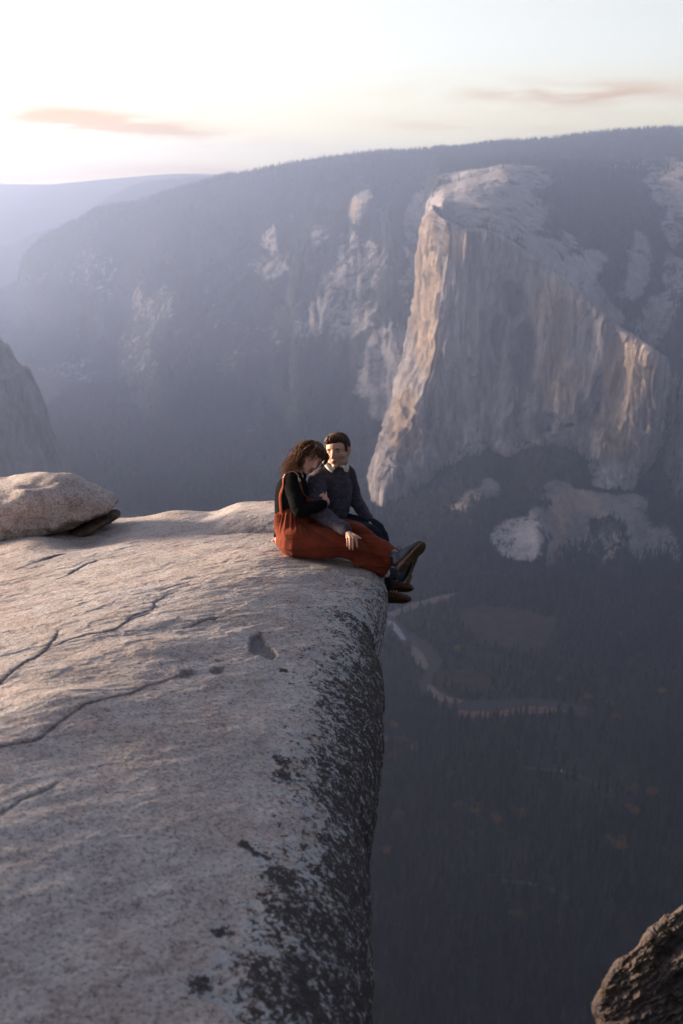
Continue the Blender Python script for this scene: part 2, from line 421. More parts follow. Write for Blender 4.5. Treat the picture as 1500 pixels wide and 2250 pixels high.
# the great granite cliff: rows from rim to below the base, columns from hidden left side to hidden right side
def cliff():
    v_rows = 9
    tops = [(985, 480, 4150), (950, 462, 3760), (968, 480, 3520), (1010, 500, 3490), (1060, 508, 3480), (1110, 522, 3475), (1160, 552, 3475), (1210, 597, 3445), (1270, 640, 3395), (1330, 690, 3340), (1390, 742, 3285), (1428, 765, 3250), (1440, 790, 3350), (1425, 800, 3600)]
    # u of each column at relative heights 0..1 (downward) and v at base
    prof = {
        0: [(985, 480), (975, 600), (960, 700), (960, 850), (940, 960), (900, 1090)],
        1: [(950, 462), (928, 590), (915, 700), (893, 850), (858, 955), (820, 1056)],
        2: [(968, 480), (962, 600), (950, 730), (914, 880), (872, 975), (830, 1056)],
        3: [(1010, 500), (1005, 620), (995, 740), (970, 880), (935, 975), (885, 1056)],
        4: [(1060, 508), (1056, 620), (1050, 740), (1035, 880), (1005, 960), (960, 1032)],
        5: [(1110, 522), (1106, 640), (1100, 750), (1090, 870), (1070, 950), (1045, 990)],
        6: [(1160, 552), (1155, 650), (1150, 760), (1140, 870), (1130, 950), (1115, 1010)],
        7: [(1210, 597), (1206, 680), (1200, 780), (1192, 880), (1186, 950), (1180, 992)],
        8: [(1270, 640), (1266, 720), (1262, 810), (1256, 900), (1250, 970), (1245, 1008)],
        9: [(1330, 690), (1328, 770), (1324, 850), (1318, 930), (1310, 1000), (1302, 1045)],
        10: [(1390, 742), (1390, 820), (1386, 900), (1378, 980), (1362, 1040), (1340, 1085)],
        11: [(1428, 765), (1434, 850), (1430, 930), (1415, 1000), (1390, 1050), (1362, 1092)],
        12: [(1440, 790), (1446, 870), (1442, 940), (1425, 1010), (1400, 1060), (1372, 1100)],
        13: [(1425, 800), (1430, 880), (1425, 950), (1410, 1020), (1390, 1070), (1370, 1110)]}
    lean = [0, 15, 30, 70, 130, 190]       # how much nearer the foot stands than the rim
    leanF = {0: 0.3, 1: 0.6, 2: 1.0, 3: 1.0}
    C = []
    for r in range(6):
        row = []
        for c in range(14):
            u, v = prof[c][r]; Y = tops[c][2] - lean[r]*leanF.get(c, 0.8)
            row.append(PY(u, v, Y))
        C.append(row)
    C = np.array(C)
    low = C[-1].copy(); low[:, 2] -= 140; low[:, 1] -= 10
    back = C[0].copy(); back[:, 1] += 220; back[:, 2] -= 30
    C = np.concatenate([back[None], C, low[None]], 0)
    n, m = 560, 640
    P = loft(C, n, m)
    N = gnormals(P)
    U, V = toUV(P)
    face = sstep(0.11, 0.18, np.linspace(0, 1, n))[:, None]
    d = fbm(P, (170, 170, 900), 6, 0.55, 60)*14*face
    d += fbm(P, (70, 70, 420), 5, 0.6, 61, ridge=True)*6*face
    d += fbm(P, (300, 300, 260), 5, 0.5, 62)*16
    d += fbm(P, (26, 26, 60), 4, 0.6, 63)*2.5
    # recess of the dark inlay, alcove at the nose top, right-hand pillars
    def g(u, v, ru, rv, a): return a*np.exp(-((U-u)/ru)**2-((V-v)/rv)**2)
    d += -g(1125, 700, 40, 110, 16) - g(965, 535, 8, 40, 22) + g(1290, 830, 60, 120, 14) - g(1345, 900, 14, 100, 26) + g(1385, 850, 22, 120, 26) - g(1375, 1010, 10, 40, 26) - g(1300, 930, 20, 60, 10)
    d += -g(1300, 730, 12, 40, 12) + g(1215, 700, 50, 60, 10) - g(1150, 850, 20, 90, 12) - g(1020, 700, 12, 150, 8) + g(1050, 850, 30, 150, 8)
    d = d+fbm(P, (45, 45, 380), 4, 0.6, 64)*10*face
    # planar panels meeting in sharp vertical corners, and broken ledges
    def panels(size, lev, seed): q = fbm(P, size, 3, 0.5, seed)*lev; f_ = q-np.floor(q); return (np.floor(q)+sstep(0.42, 0.58, f_))/lev
    d += (panels((120, 120, 900), 6, 801)*62 + panels((45, 45, 300), 5, 802)*22 + panels((60, 60, 40), 4, 803)*8)*face
    d *= (0.25+0.75*sstep(1.0, 0.72, np.linspace(0, 1, n)))[:, None]
    P = P + N*d[..., None]*np.sign((N[n//2, m//2]@np.array([0, -1, 0])))
    veg = np.full(P.shape[:2], -0.35)
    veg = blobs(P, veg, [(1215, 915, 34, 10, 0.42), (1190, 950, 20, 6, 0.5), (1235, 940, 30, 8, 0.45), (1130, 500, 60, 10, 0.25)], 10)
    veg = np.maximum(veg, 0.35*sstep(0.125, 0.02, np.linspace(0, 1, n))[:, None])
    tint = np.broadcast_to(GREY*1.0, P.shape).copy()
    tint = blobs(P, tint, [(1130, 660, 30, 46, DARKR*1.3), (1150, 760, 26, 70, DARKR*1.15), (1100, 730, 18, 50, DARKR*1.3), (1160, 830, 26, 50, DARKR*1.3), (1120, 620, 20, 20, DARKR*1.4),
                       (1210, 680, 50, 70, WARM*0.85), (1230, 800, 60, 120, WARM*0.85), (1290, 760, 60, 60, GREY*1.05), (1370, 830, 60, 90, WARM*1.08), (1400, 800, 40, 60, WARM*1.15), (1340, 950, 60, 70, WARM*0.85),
                       (1000, 530, 30, 40, WARM*0.9), (1040, 560, 20, 60, GREY*0.85), (940, 640, 30, 200, WARM*0.85), (890, 930, 40, 90, WARM*0.85), (1350, 1040, 40, 30, PALE),  # warm patches down the left edge put its sunlit band into the colour
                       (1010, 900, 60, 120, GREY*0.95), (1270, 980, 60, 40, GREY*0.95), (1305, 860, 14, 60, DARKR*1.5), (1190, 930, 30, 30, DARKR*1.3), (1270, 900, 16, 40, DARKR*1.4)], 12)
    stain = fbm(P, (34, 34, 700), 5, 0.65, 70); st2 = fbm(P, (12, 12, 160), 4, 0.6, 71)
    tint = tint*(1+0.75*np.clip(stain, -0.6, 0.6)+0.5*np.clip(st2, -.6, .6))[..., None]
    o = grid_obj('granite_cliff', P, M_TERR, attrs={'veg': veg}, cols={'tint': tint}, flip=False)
    tag(o, kind='structure', label='towering pale granite cliff with a sunlit left edge')
    return P
cliff()

# ledge-like pale rocks low on the slope under the cliff
def slope_base(u):
    return np.interp(u, [700, 800, 900, 960, 1045, 1115, 1180, 1245, 1302, 1362, 1450, 1500, 1800], [1062, 1062, 1056, 1030, 985, 995, 985, 1000, 1035, 1080, 1110, 1120, 1120])
SU = [720, 800, 860, 920, 980, 1045, 1115, 1180, 1245, 1302, 1362, 1450, 1520, 1620, 1800]
def slope_y(u): return float(np.interp(u, [700, 820, 900, 1100, 1300, 1362, 1450, 1800], [3800, 3560, 3400, 3350, 3200, 3080, 3060, 2980]))
def SR(f, vend):
    row = []
    for u in SU:
        v0 = float(slope_base(u)); y0 = slope_y(u)
        v = v0*(1-f)+vend*f
        y1 = float(PZ(u, vend, FLOOR_Z-4)[1]); p0 = PY(u, v0, y0)
        z = p0[2]*(1-f)**1.15 + (FLOOR_Z-4)*(1-(1-f)**1.15); y = y0*(1-f)+y1*f
        row.append((u, float(toUV(np.array([p0[0], y, z]))[1]), y))
    return row
def talus_veg(P):
    v = 0.86+0.12*fbm(P, 160, 4, 0.5, 91)
    return blobs(P, v, [(1140, 1190, 60, 48, 0.30), (1180, 1150, 30, 40, 0.34), (1110, 1180, 40, 30, 0.40), (1080, 1075, 26, 24, 0.33), (1050, 1090, 50, 14, 0.45),
                        (1215, 1065, 30, 14, 0.4), (1375, 1105, 44, 36, 0.2), (1400, 1160, 30, 60, 0.38), (1330, 1050, 50, 16, 0.1), (1270, 1085, 90, 18, 0.25), (1240, 1140, 44, 60, -0.1), (1290, 1100, 60, 30, 0.0), (1225, 1230, 30, 70, -0.1), (1270, 1230, 50, 75, 0.2),
                        (895, 1070, 30, 20, 0.5), (1330, 1180, 40, 60, 0.5), (1450, 1220, 55, 80, 0.25), (1010, 1110, 30, 14, 0.45)], 12)
def talus_tint(P):
    return blobs(P, np.broadcast_to(GREY*0.9, P.shape).copy(), [(1140, 1190, 70, 60, PALE*1.05), (1250, 1120, 60, 60, WARM*1.1), (1215, 1230, 14, 70, WARM), (1270, 1180, 50, 90, GREY*0.8), (1340, 1045, 50, 20, PALE)])
def talus_fold(P):
    U, V = toUV(P)
    def g(u, v, ru, rv, a): return a*np.exp(-((U-u)/ru)**4-((V-v)/rv)**4)
    d = g(1270, 1190, 62, 110, 85) + g(1450, 1225, 60, 90, 50) + g(1360, 1150, 30, 80, 12)
    s = sstep(1190, 1215, U)
    d += fbm(P, (40, 40, 160), 5, 0.6, 93, ridge=True)*9*sstep(1180, 1210, U)
    return d
terr('talus_slope', [SR(f, 1310) for f in (-0.06, 0, 0.2, 0.4, 0.6, 0.8, 1.0, 1.08)], 300, 520, 11, 230, 6, 45, veg=talus_veg, tint=talus_tint, fl=talus_fold, trees=1.0)

# left rocks: steep granite shoulder entering at the left edge of the picture, running on out of frame
def left_rocks():
    prof = [(-60, 690), (0, 757), (18, 768), (40, 806), (60, 818), (78, 858), (98, 905), (116, 962), (138, 1012), (156, 1050), (180, 1110)]
    rows = []
    for k, (u, v) in enumerate(prof):
        p = PY(u, v, 2900.0-6*k)
        behind = p + np.array([-150.0, 420, -60])
        row = [behind, p + np.array([-25.0, 90, 0]), p, p + np.array([-60.0, -70, -10])]
        rest = [(-260, -150), (-600, -330), (-1100, -560), (-1900, -900), (-3200, -1300), (-5200, -1500)]
        for (dx, dy) in rest:
            q = p + np.array([dx, dy, 0.0])
            up = min(1, -dx/1100)
            topz = -20.0 + 80*math.sin(-dx/500.0)  # crest of the unseen stretch, raised to shade the valley
            q[2] = p[2]*(1-up) + (topz + (FLOOR_Z-topz-30)*(k/(len(prof)-1)))*up
            q[1] += -600*up*(k/(len(prof)-1))
            row.append(q)
        rows.append(row)
    rows = np.array(rows); rows[0, 0] = rows[0, 1]+np.array([-60, 200, -80]); rows[:, 0, 2] -= 40
    back = rows[0].copy(); back[:, 1] += 500; back[:, 2] -= 200; back[:, 0] -= 120
    C = np.concatenate([back[None], rows], 0)
    n, m = 300, 620
    P = loft(C, n, m); N = gnormals(P)
    d = fbm(P, (160, 160, 500), 6, 0.55, 66)*16 + fbm(P, (50, 50, 260), 5, 0.6, 67, ridge=True)*7
    P = P - N*d[..., None]*0.8
    veg = 0.12+0.35*fbm(P, (90, 90, 200), 5, 0.6, 68)
    grid_obj('granite_shoulder', P, M_TERR, attrs={'veg': veg}, cols={'tint': np.broadcast_to(GREY*0.9, P.shape)})['kind'] = 'structure'
    FOREST_SRC.append((P, veg, 0.5))
left_rocks()

# ------------------------------------------------------------------ valley floor
def floor():
    xs = np.concatenate([np.linspace(-12000, -2000, 30)[:-1], np.linspace(-2000, 2600, 200), np.linspace(2600, 9000, 20)[1:]])
    ys = np.concatenate([np.linspace(-900, 900, 20)[:-1], np.linspace(900, 4200, 200), np.linspace(4200, 15800, 60)[1:]])
    X, Y = np.meshgrid(xs, ys)
    Z = FLOOR_Z + fbm(np.stack([X, Y, 0*X], -1), 400, 4, 0.5, 12)*3 - 4
    P = np.stack([X, Y, Z], -1)
    M, t, b = new_mat('forest_floor', 1.0, 0.05)
    o = t.obj()
    a = t.noise(o, 0.012, 6, 0.6, 0.5); c = t.noise(o, 0.10, 5, 0.7)
    col = t.mix(t.maprange(a, 0.35, 0.65), (0.018, 0.020, 0.016), (0.042, 0.033, 0.025))
    col = t.mix(t.maprange(c, 0.4, 0.7), col, (0.020, 0.028, 0.018))
    t.l.new(col, b.inputs['Base Color'])
    g = grid_obj('valley_floor', P, M, flip=True); g['kind'] = 'structure'
floor()

def px_poly(name, pts, z, mat, wob=4.0, sub=6, kind='structure'):
    """flat patch on the valley floor with an irregular natural outline"""
    Q = np.array([PZ(u, v, FLOOR_Z+z) for u, v in pts])
    C = crom(np.concatenate([Q, Q[:1]]), len(Q)*sub+1)[:-1]
    C = C + np.stack([fbm(C, 30, 4, 0.6, 5), fbm(C, 30, 4, 0.6, 6), 0*C[:, 0]], -1)*wob
    C[:, 2] = FLOOR_Z+z
    me = bpy.data.meshes.new(name); bm = bmesh.new()
    f = bm.faces.new([bm.verts.new(c) for c in C]); bm.normal_update()
    if f.normal.z < 0: f.normal_flip()
    bmesh.ops.triangulate(bm, faces=bm.faces[:]); bm.to_mesh(me); bm.free()
    o = link(name, me, mat); o['kind'] = kind
    NOTREE.append(C[:, :2])
    return o
NOTREE = []
M_MEAD = simple_mat('dry_meadow', (0.046, 0.032, 0.024), 1.0, 0.05, 0.6, 0.03)
M_SAND = simple_mat('sand', (0.19, 0.145, 0.12), 1.0, 0.1, 0.3, 0.06)
M_RIV, t_, b_ = new_mat('river_water', 0.3, 0.15)
b_.inputs['Base Color'].default_value = (0.010, 0.014, 0.018, 1)
bn_ = t_.add('ShaderNodeBump', inp={'Strength': 0.3, 'Distance': 0.3, 'Height': t_.noise(t_.obj(), 0.2, 3)})
t_.l.new(bn_.outputs[0], b_.inputs['Normal'])
M_FOAM = simple_mat('white_water', (0.24, 0.24, 0.27), 0.7, 0.3, 0.4, 0.15)
px_poly('meadow', [(1000, 1345), (1060, 1330), (1120, 1340), (1180, 1350), (1225, 1358), (1215, 1385), (1200, 1425), (1150, 1432), (1080, 1420), (1030, 1395), (1005, 1370)], 0.5, M_MEAD, 20)
px_poly('meadow', [(950, 1478), (1000, 1470), (1060, 1478), (1080, 1500), (1060, 1525), (1010, 1520), (975, 1500)], 0.5, M_MEAD, 12)
px_poly('sand_bar', [(840, 1352), (862, 1342), (900, 1326), (940, 1315), (985, 1305), (1000, 1306), (965, 1322), (930, 1332), (900, 1340), (870, 1352), (850, 1362)], 0.8, M_SAND, 6)
px_poly('river_bank', [(450, 1290), (650, 1325), (800, 1338), (852, 1350), (872, 1362), (896, 1386), (922, 1402), (954, 1432), (966, 1462), (956, 1486), (948, 1503), (962, 1514), (990, 1529), (1022, 1537), (1060, 1539), (1100, 1538), (1150, 1533), (1200, 1537), (1252, 1547), (1300, 1562),
                  (1290, 1578), (1245, 1566), (1200, 1558), (1150, 1554), (1100, 1562), (1060, 1564), (1020, 1562), (976, 1552), (940, 1532), (920, 1508), (926, 1484), (936, 1462), (924, 1444), (894, 1424), (874, 1410), (854, 1390), (838, 1378), (800, 1366), (640, 1345), (450, 1310)], 0.9, simple_mat('gravel_bank', (0.065, 0.050, 0.042), 1.0, 0.05, 0.5, 0.05), 8)
px_poly('river', [(450, 1294), (650, 1330), (800, 1345), (850, 1358), (868, 1370), (890, 1392), (915, 1408), (946, 1436), (958, 1462), (948, 1485), (938, 1505), (955, 1520), (985, 1534), (1020, 1542), (1060, 1544), (1100, 1543), (1150, 1538), (1200, 1542), (1250, 1552), (1290, 1566),
                  (1285, 1572), (1245, 1560), (1200, 1552), (1150, 1548), (1100, 1556), (1060, 1558), (1020, 1556), (980, 1546), (948, 1528), (928, 1506), (934, 1484), (944, 1462), (932, 1440), (902, 1418), (882, 1404), (862, 1384), (845, 1372), (800, 1360), (645, 1341), (450, 1305)], 1.2, M_RIV, 5)
px_poly('rapids', [(846, 1362), (862, 1366), (872, 1376), (884, 1392), (890, 1406), (878, 1404), (868, 1388), (852, 1378)], 1.6, M_FOAM, 3)
px_poly('sand_bar', [(898, 1422), (912, 1422), (928, 1438), (938, 1460), (932, 1470), (914, 1458), (902, 1440)], 1.8, M_SAND, 4)
px_poly('sand_bar', [(936, 1506), (946, 1504), (962, 1520), (990, 1532), (1015, 1538), (1005, 1545), (980, 1543), (955, 1534), (940, 1520)], 1.8, M_SAND, 4)
px_poly('gravel_shore', [(1000, 1560), (1080, 1562), (1160, 1552), (1232, 1556), (1236, 1566), (1160, 1568), (1110, 1574), (1060, 1578), (1010, 1574)], 1.8, simple_mat('reddish_gravel', (0.17, 0.10, 0.07), 1.0, 0.05, 0.4, 0.08), 4)
BARE = [np.array([PZ(u, v, FLOOR_Z)[:2] for u, v in pts]) for pts in (
    [(1040, 1590), (1200, 1585), (1340, 1620), (1380, 1700), (1340, 1780), (1200, 1760), (1080, 1700), (1030, 1640)],
    [(960, 1400), (1100, 1440), (1180, 1470), (1120, 1530), (1000, 1500)])]
ROADM = simple_mat('asphalt', (0.05, 0.05, 0.05), 0.9, 0.2, 0.2, 0.5)
px_poly('road', [(1150, 1683), (1200, 1688), (1235, 1692), (1275, 1703), (1310, 1722), (1306, 1727), (1272, 1709), (1232, 1698), (1198, 1694), (1150, 1689)], 0.6, ROADM, 1)
px_poly('road', [(1090, 1928), (1130, 1933), (1165, 1938), (1210, 1950), (1250, 1972), (1244, 1978), (1206, 1957), (1162, 1945), (1128, 1940), (1090, 1935)], 0.6, ROADM, 1)
def car(u, v, ang, body, label):
    p = PZ(u, v, FLOOR_Z+0.62)
    root = empty('car', tuple(p), label, 'car', 'cars on the valley road'); root.rotation_euler.z = ang
    def part(nm, V, F, m, smooth=False):
        o = bpy.data.objects.new(nm, raw_mesh(nm, V, F, smooth)); COL.objects.link(o); o.data.materials.append(m); o.parent = root; return o
    prof = [(-2.2, .35), (-2.25, .75), (-2.1, .95), (-1.7, 1.0), (-1.1, 1.45), (.3, 1.48), (1.1, 1.0), (2.0, .88), (2.25, .65), (2.25, .35)]
    V = []
    for y, s in ((-.88, 1), (-.8, 1.0), (.8, 1.0), (.88, 1)):
        for x, z in prof: V.append((x, y*(0.86 if z > 1.1 else 1), z if abs(y) > .85 else z+.03))
    n = len(prof); F = [(i*n+j, i*n+(j+1) % n, (i+1)*n+(j+1) % n, (i+1)*n+j) for i in range(3) for j in range(n)]
    b_ = part('body', V, F, body)
    bm = bmesh.new(); bm.from_mesh(b_.data); bmesh.ops.holes_fill(bm, edges=[e for e in bm.edges if e.is_boundary], sides=0); bmesh.ops.recalc_face_normals(bm, faces=bm.faces[:]); bm.to_mesh(b_.data); bm.free()
    part('windscreen', [(.33, -.62, 1.47), (.33, .62, 1.47), (1.08, .66, 1.06), (1.08, -.66, 1.06)], [(0, 1, 2, 3)], M_RIV)
    for x in (-1.35, 1.35):
        for y in (-.82, .82):
            V = []; k = 16
            for yy in (-.11, .11): V += [(x+.33*math.cos(a), y+yy, .33+.33*math.sin(a)) for a in np.arange(k)*2*math.pi/k]
            V += [(x, y-.12, .33), (x, y+.12, .33)]
            F4 = [(i, (i+1) % k, k+(i+1) % k, k+i) for i in range(k)]
            w_ = part('wheel', V, F4, ROADM, True)
    for y in (-.6, .6):
        bm = bmesh.new(); bmesh.ops.create_uvsphere(bm, u_segments=12, v_segments=8, radius=.13); me = bpy.data.meshes.new('headlight'); bm.to_mesh(me); bm.free()
        o = bpy.data.objects.new('headlight', me); COL.objects.link(o); o.location = (2.2, y, .68); o.parent = root; me.materials.append(M_LAMP)
M_LAMP = bpy.data.materials.new('headlight_glow'); M_LAMP.use_nodes = True
_e = M_LAMP.node_tree.nodes['Principled BSDF']; _e.inputs['Emission Color'].default_value = (1.0, 0.82, 0.5, 1); _e.inputs['Emission Strength'].default_value = 14
car(1232, 1693, -1.9, simple_mat('silver_paint', (0.45, 0.45, 0.47), 0.35, 0.5, 0.05, 1), 'car with lit headlights on the road through the bare clearing')
car(1162, 1940, -1.2, simple_mat('dark_paint', (0.06, 0.06, 0.07), 0.35, 0.5, 0.05, 1), 'car with lit headlights low in the darkest part of the forest')

# ------------------------------------------------------------------ conifers: one mass of forest
def conifer_templates(rng, k=8, tiers=6, sides=7):
    T = []
    for _ in range(k):
        V = []; F = []
        w = rng.uniform(0.10, 0.16)
        base = rng.uniform(0.06, 0.2)
        tr = len(V)
        for a in range(3): V.append((0.012*math.cos(a*2.1), 0.012*math.sin(a*2.1), -0.03))
        V.append((0, 0, 0.6)); F += [(tr, tr+1, tr+3), (tr+1, tr+2, tr+3), (tr+2, tr, tr+3)]
        for i in range(tiers):
            f = i/(tiers-1)
            z0 = base + (0.93-base)*f**0.9; r = w*(1-f)**0.75 + 0.012
            r *= rng.uniform(0.75, 1.2)
            zt = z0 + (1-base)/tiers*1.7*(0.6+0.4*(1-f)); zt = min(zt, 1.0) if i < tiers-1 else 1.0
            c = len(V); V.append((rng.uniform(-.006, .006), rng.uniform(-.006, .006), zt))
            a0 = rng.uniform(0, 6.28)
            for s in range(sides*2):
                rr = r*(rng.uniform(0.85, 1.25) if s % 2 == 0 else rng.uniform(0.35, 0.6))
                zz = z0 - (0.02 if s % 2 == 0 else -0.012)*rng.uniform(0.5, 1.6)
                a = a0 + s*math.pi/sides
                V.append((rr*math.cos(a), rr*math.sin(a), zz))
            for s in range(sides*2): F.append((c, c+1+s, c+1+(s+1) % (sides*2)))
        T.append((np.array(V), np.array(F)))
    return T
def frustum_mask(P, mu=60, mv=80):
    U, V = toUV(P); D = P[:, 1]*CP-P[:, 2]*SP
    return (D > 0) & (U > -mu) & (U < 1500+mu) & (V > 0) & (V < 2250+mv)
def scatter():
    rng = np.random.default_rng(7)
    pts = []
    # floor
    n = 130000
    X = rng.uniform(-2000, 2000, n); Y = rng.uniform(900, 3700, n)
    P = np.stack([X, Y, np.full(n, FLOOR_Z-3.0)], -1)
    U, V = toUV(P)
    P = P[(U > -900) & (U < 1700) & frustum_mask(P, 900, 200)]
    ok = np.ones(len(P), bool)
    for poly in NOTREE: ok &= ~inpoly(P[:, 0], P[:, 1], poly)
    dens = 0.80+0.9*fbm(P, 160, 4, 0.55, 8)
    for poly in BARE: dens[inpoly(P[:, 0], P[:, 1], poly)] *= 0.45
    ok &= rng.uniform(0, 1, len(P)) < dens
    P = P[ok]; print('floor trees', len(P))
    pts.append((P, np.clip(rng.normal(25, 9, len(P)), 9, 52)))
    n = 26000; P = np.stack([rng.uniform(-1500, 900, n), rng.uniform(3300, 5600, n), np.full(n, FLOOR_Z-3.0)], -1)
    U, V = toUV(P); P = P[frustum_mask(P) & (U < 800) & (V < 1130)]; pts.append((P, rng.uniform(18, 36, len(P))))
    for G, ve, dn in FOREST_SRC[1:3]:      # taller pines along the skyline
        r0 = int(G.shape[0]*(0.2 if G is FOREST_SRC[1][0] else 0.125)); Q = G[r0-6:r0+14:3, ::1].reshape(-1, 3); Q = Q[rng.uniform(0, 1, len(Q)) < 0.7]
        Q = Q+rng.normal(0, 9, Q.shape)*np.array([1, 1, 0]); Q = Q[frustum_mask(Q)]; pts.append((Q, rng.uniform(22, 52, len(Q))))
    for G, ve, dn in FOREST_SRC:
        A = (G[:-1, :-1]+G[1:, 1:])/2
        area = np.linalg.norm(np.cross(G[1:, :-1]-G[:-1, :-1], G[:-1, 1:]-G[:-1, :-1]), axis=-1)
        nz = np.abs(gnormals(G)[:-1, :-1, 2])
        v = ve[:-1, :-1]
        rate = area*nz/150.0*np.clip((v-0.42)*4, 0.0, 1)*dn
        cnt = rng.poisson(np.clip(rate, 0, 6))
        idx = np.repeat(np.arange(cnt.size), cnt.ravel())
        B = G[:-1, :-1].reshape(-1, 3)[idx]; E1 = (G[1:, :-1]-G[:-1, :-1]).reshape(-1, 3)[idx]; E2 = (G[:-1, 1:]-G[:-1, :-1]).reshape(-1, 3)[idx]
        Q = B + E1*rng.uniform(0, 1, (len(idx), 1)) + E2*rng.uniform(0, 1, (len(idx), 1)); Q[:, 2] -= 1
        U, V = toUV(Q)
        mk = frustum_mask(Q, 20, 20) & (np.abs(Q[:, 1]) < 9600) & (Q[:, 2] > FLOOR_Z-5) & ~((V > 1130) & (U < 800))
        Q = Q[mk]
        if len(Q) > 42000: Q = Q[rng.permutation(len(Q))[:42000]]
        print('slope trees', len(Q))
        pts.append((Q, rng.uniform(14, 32, len(Q))))
    P = np.concatenate([p for p, h in pts]); H = np.concatenate([h for p, h in pts])
    near = np.linalg.norm(P, axis=1)
    TN = conifer_templates(rng, 8, 7, 7); TF = conifer_templates(rng, 6, 3, 3)
    Vs = []; Fs = []; Cs = []; off = 0
    U_, V_ = toUV(P); near[(U_ < 780) | (U_ > 1560)] += 3000      # far from view: simpler trees
    for T, sel in ((TN, near < 2300), (TF, near >= 2300)):
        ids = np.where(sel)[0]
        which = rng.integers(0, len(T), len(ids))
        for k, (tv, tf) in enumerate(T):
            q = ids[which == k]
            if not len(q): continue
            a = rng.uniform(0, 6.28, len(q)); c, s = np.cos(a), np.sin(a)
            h = H[q]; wd = h*rng.uniform(0.85, 1.35, len(q))
            x = (tv[None, :, 0]*c[:, None]-tv[None, :, 1]*s[:, None])*wd[:, None]
            y = (tv[None, :, 0]*s[:, None]+tv[None, :, 1]*c[:, None])*wd[:, None]
            z = tv[None, :, 2]*h[:, None]
            VV = np.stack([x+P[q, 0][:, None], y+P[q, 1][:, None], z+P[q, 2][:, None]], -1)
            FF = tf[None]+(np.arange(len(q))*len(tv))[:, None, None]+off
            Vs.append(VV.reshape(-1, 3)); Fs.append(FF.reshape(-1, 3))
            Cs.append(np.repeat(rng.uniform(0, 1, len(q)), len(tv))); off += len(q)*len(tv)
    V = np.concatenate(Vs); F = np.concatenate(Fs); Cc = np.concatenate(Cs)
    print('forest faces', len(F))
    M, t, b = new_mat('conifer_needles', 0.95, 0.1)
    r = t.attr('rnd'); rp = t.add('ShaderNodeValToRGB', inp={0: r})
    e = rp.color_ramp.elements
    e[0].position = 0; e[0].color = (0.010, 0.017, 0.012, 1); e[1].position = 1; e[1].color = (0.075, 0.060, 0.038, 1)
    for p_, c_ in ((0.45, (0.020, 0.029, 0.019, 1)), (0.8, (0.032, 0.040, 0.027, 1)), (0.92, (0.05, 0.04, 0.03, 1))):
        q = e.new(p_); q.color = c_
    cc = t.mix(t.maprange(t.noise(t.obj(), 0.02, 4), 0.35, 0.65), rp.outputs[0], t.mix(1.0, rp.outputs[0], (0.6, 0.75, 0.7), 'MULTIPLY'))
    t.l.new(cc, b.inputs['Base Color'])
    o = link('forest', raw_mesh('forest', V, F, False, {'rnd': Cc}), M); o['kind'] = 'stuff'
scatter()

# individual autumn trees that stand out of the dark wood
def leafy_crown(rng, h, n=420, w=0.42):
    """crown of many small leaf clumps spread through an uneven volume, z from 0.25h to h"""
    V = []; F = []
    lobes = [(rng.normal(0, 0.16*h, 1)[0], rng.normal(0, 0.16*h, 1)[0], rng.uniform(0.42, 0.8)*h, rng.uniform(0.14, 0.24)*h) for _ in range(9)]
    for i in range(n):
        lx, ly, lz, lr = lobes[rng.integers(len(lobes))]
        d = rng.normal(0, 1, 3); d /= np.linalg.norm(d); rr = lr*rng.uniform(0.55, 1.08)
        c = np.array([lx, ly, lz])+d*rr*np.array([1.1, 1.1, 0.9])
        s = rng.uniform(0.03, 0.06)*h
        a = rng.normal(0, 1, 3); a /= np.linalg.norm(a); bb = np.cross(a, rng.normal(0, 1, 3)); bb /= np.linalg.norm(bb)
        k = len(V); V += [c-a*s, c+bb*s*0.7, c+a*s, c-bb*s*0.7]; F.append((k, k+1, k+2, k+3))
    return np.array(V), np.array(F)
def trunk_mesh(h):
    V = []; F = []
    def limb(p, q, r0, r1, s=6):
        p = np.array(p, float); q = np.array(q, float); d = q-p; d /= np.linalg.norm(d)
        a = np.cross(d, [0.3, 1, 0.1]); a /= np.linalg.norm(a); bb = np.cross(d, a); k = len(V)
        for c, r in ((p, r0), (q, r1)):
            for i in range(s): V.append(c+r*(a*math.cos(i*2*math.pi/s)+bb*math.sin(i*2*math.pi/s)))
        for i in range(s): F.append((k+i, k+(i+1) % s, k+s+(i+1) % s, k+s+i))
    limb((0, 0, -1), (0.02*h, 0, 0.35*h), 0.028*h, 0.02*h); limb((0.02*h, 0, 0.35*h), (0, 0.02*h, 0.75*h), 0.02*h, 0.006*h)
    for a in range(5): limb((0.01*h, 0, (0.3+0.06*a)*h), (0.2*h*math.cos(a*2.4), 0.2*h*math.sin(a*2.4), (0.5+0.06*a)*h), 0.010*h, 0.003*h)
    return np.array(V), np.array(F)
M_BARK = simple_mat('bark', (0.06, 0.045, 0.035), 0.95, 0.1, 0.3, 2.0)
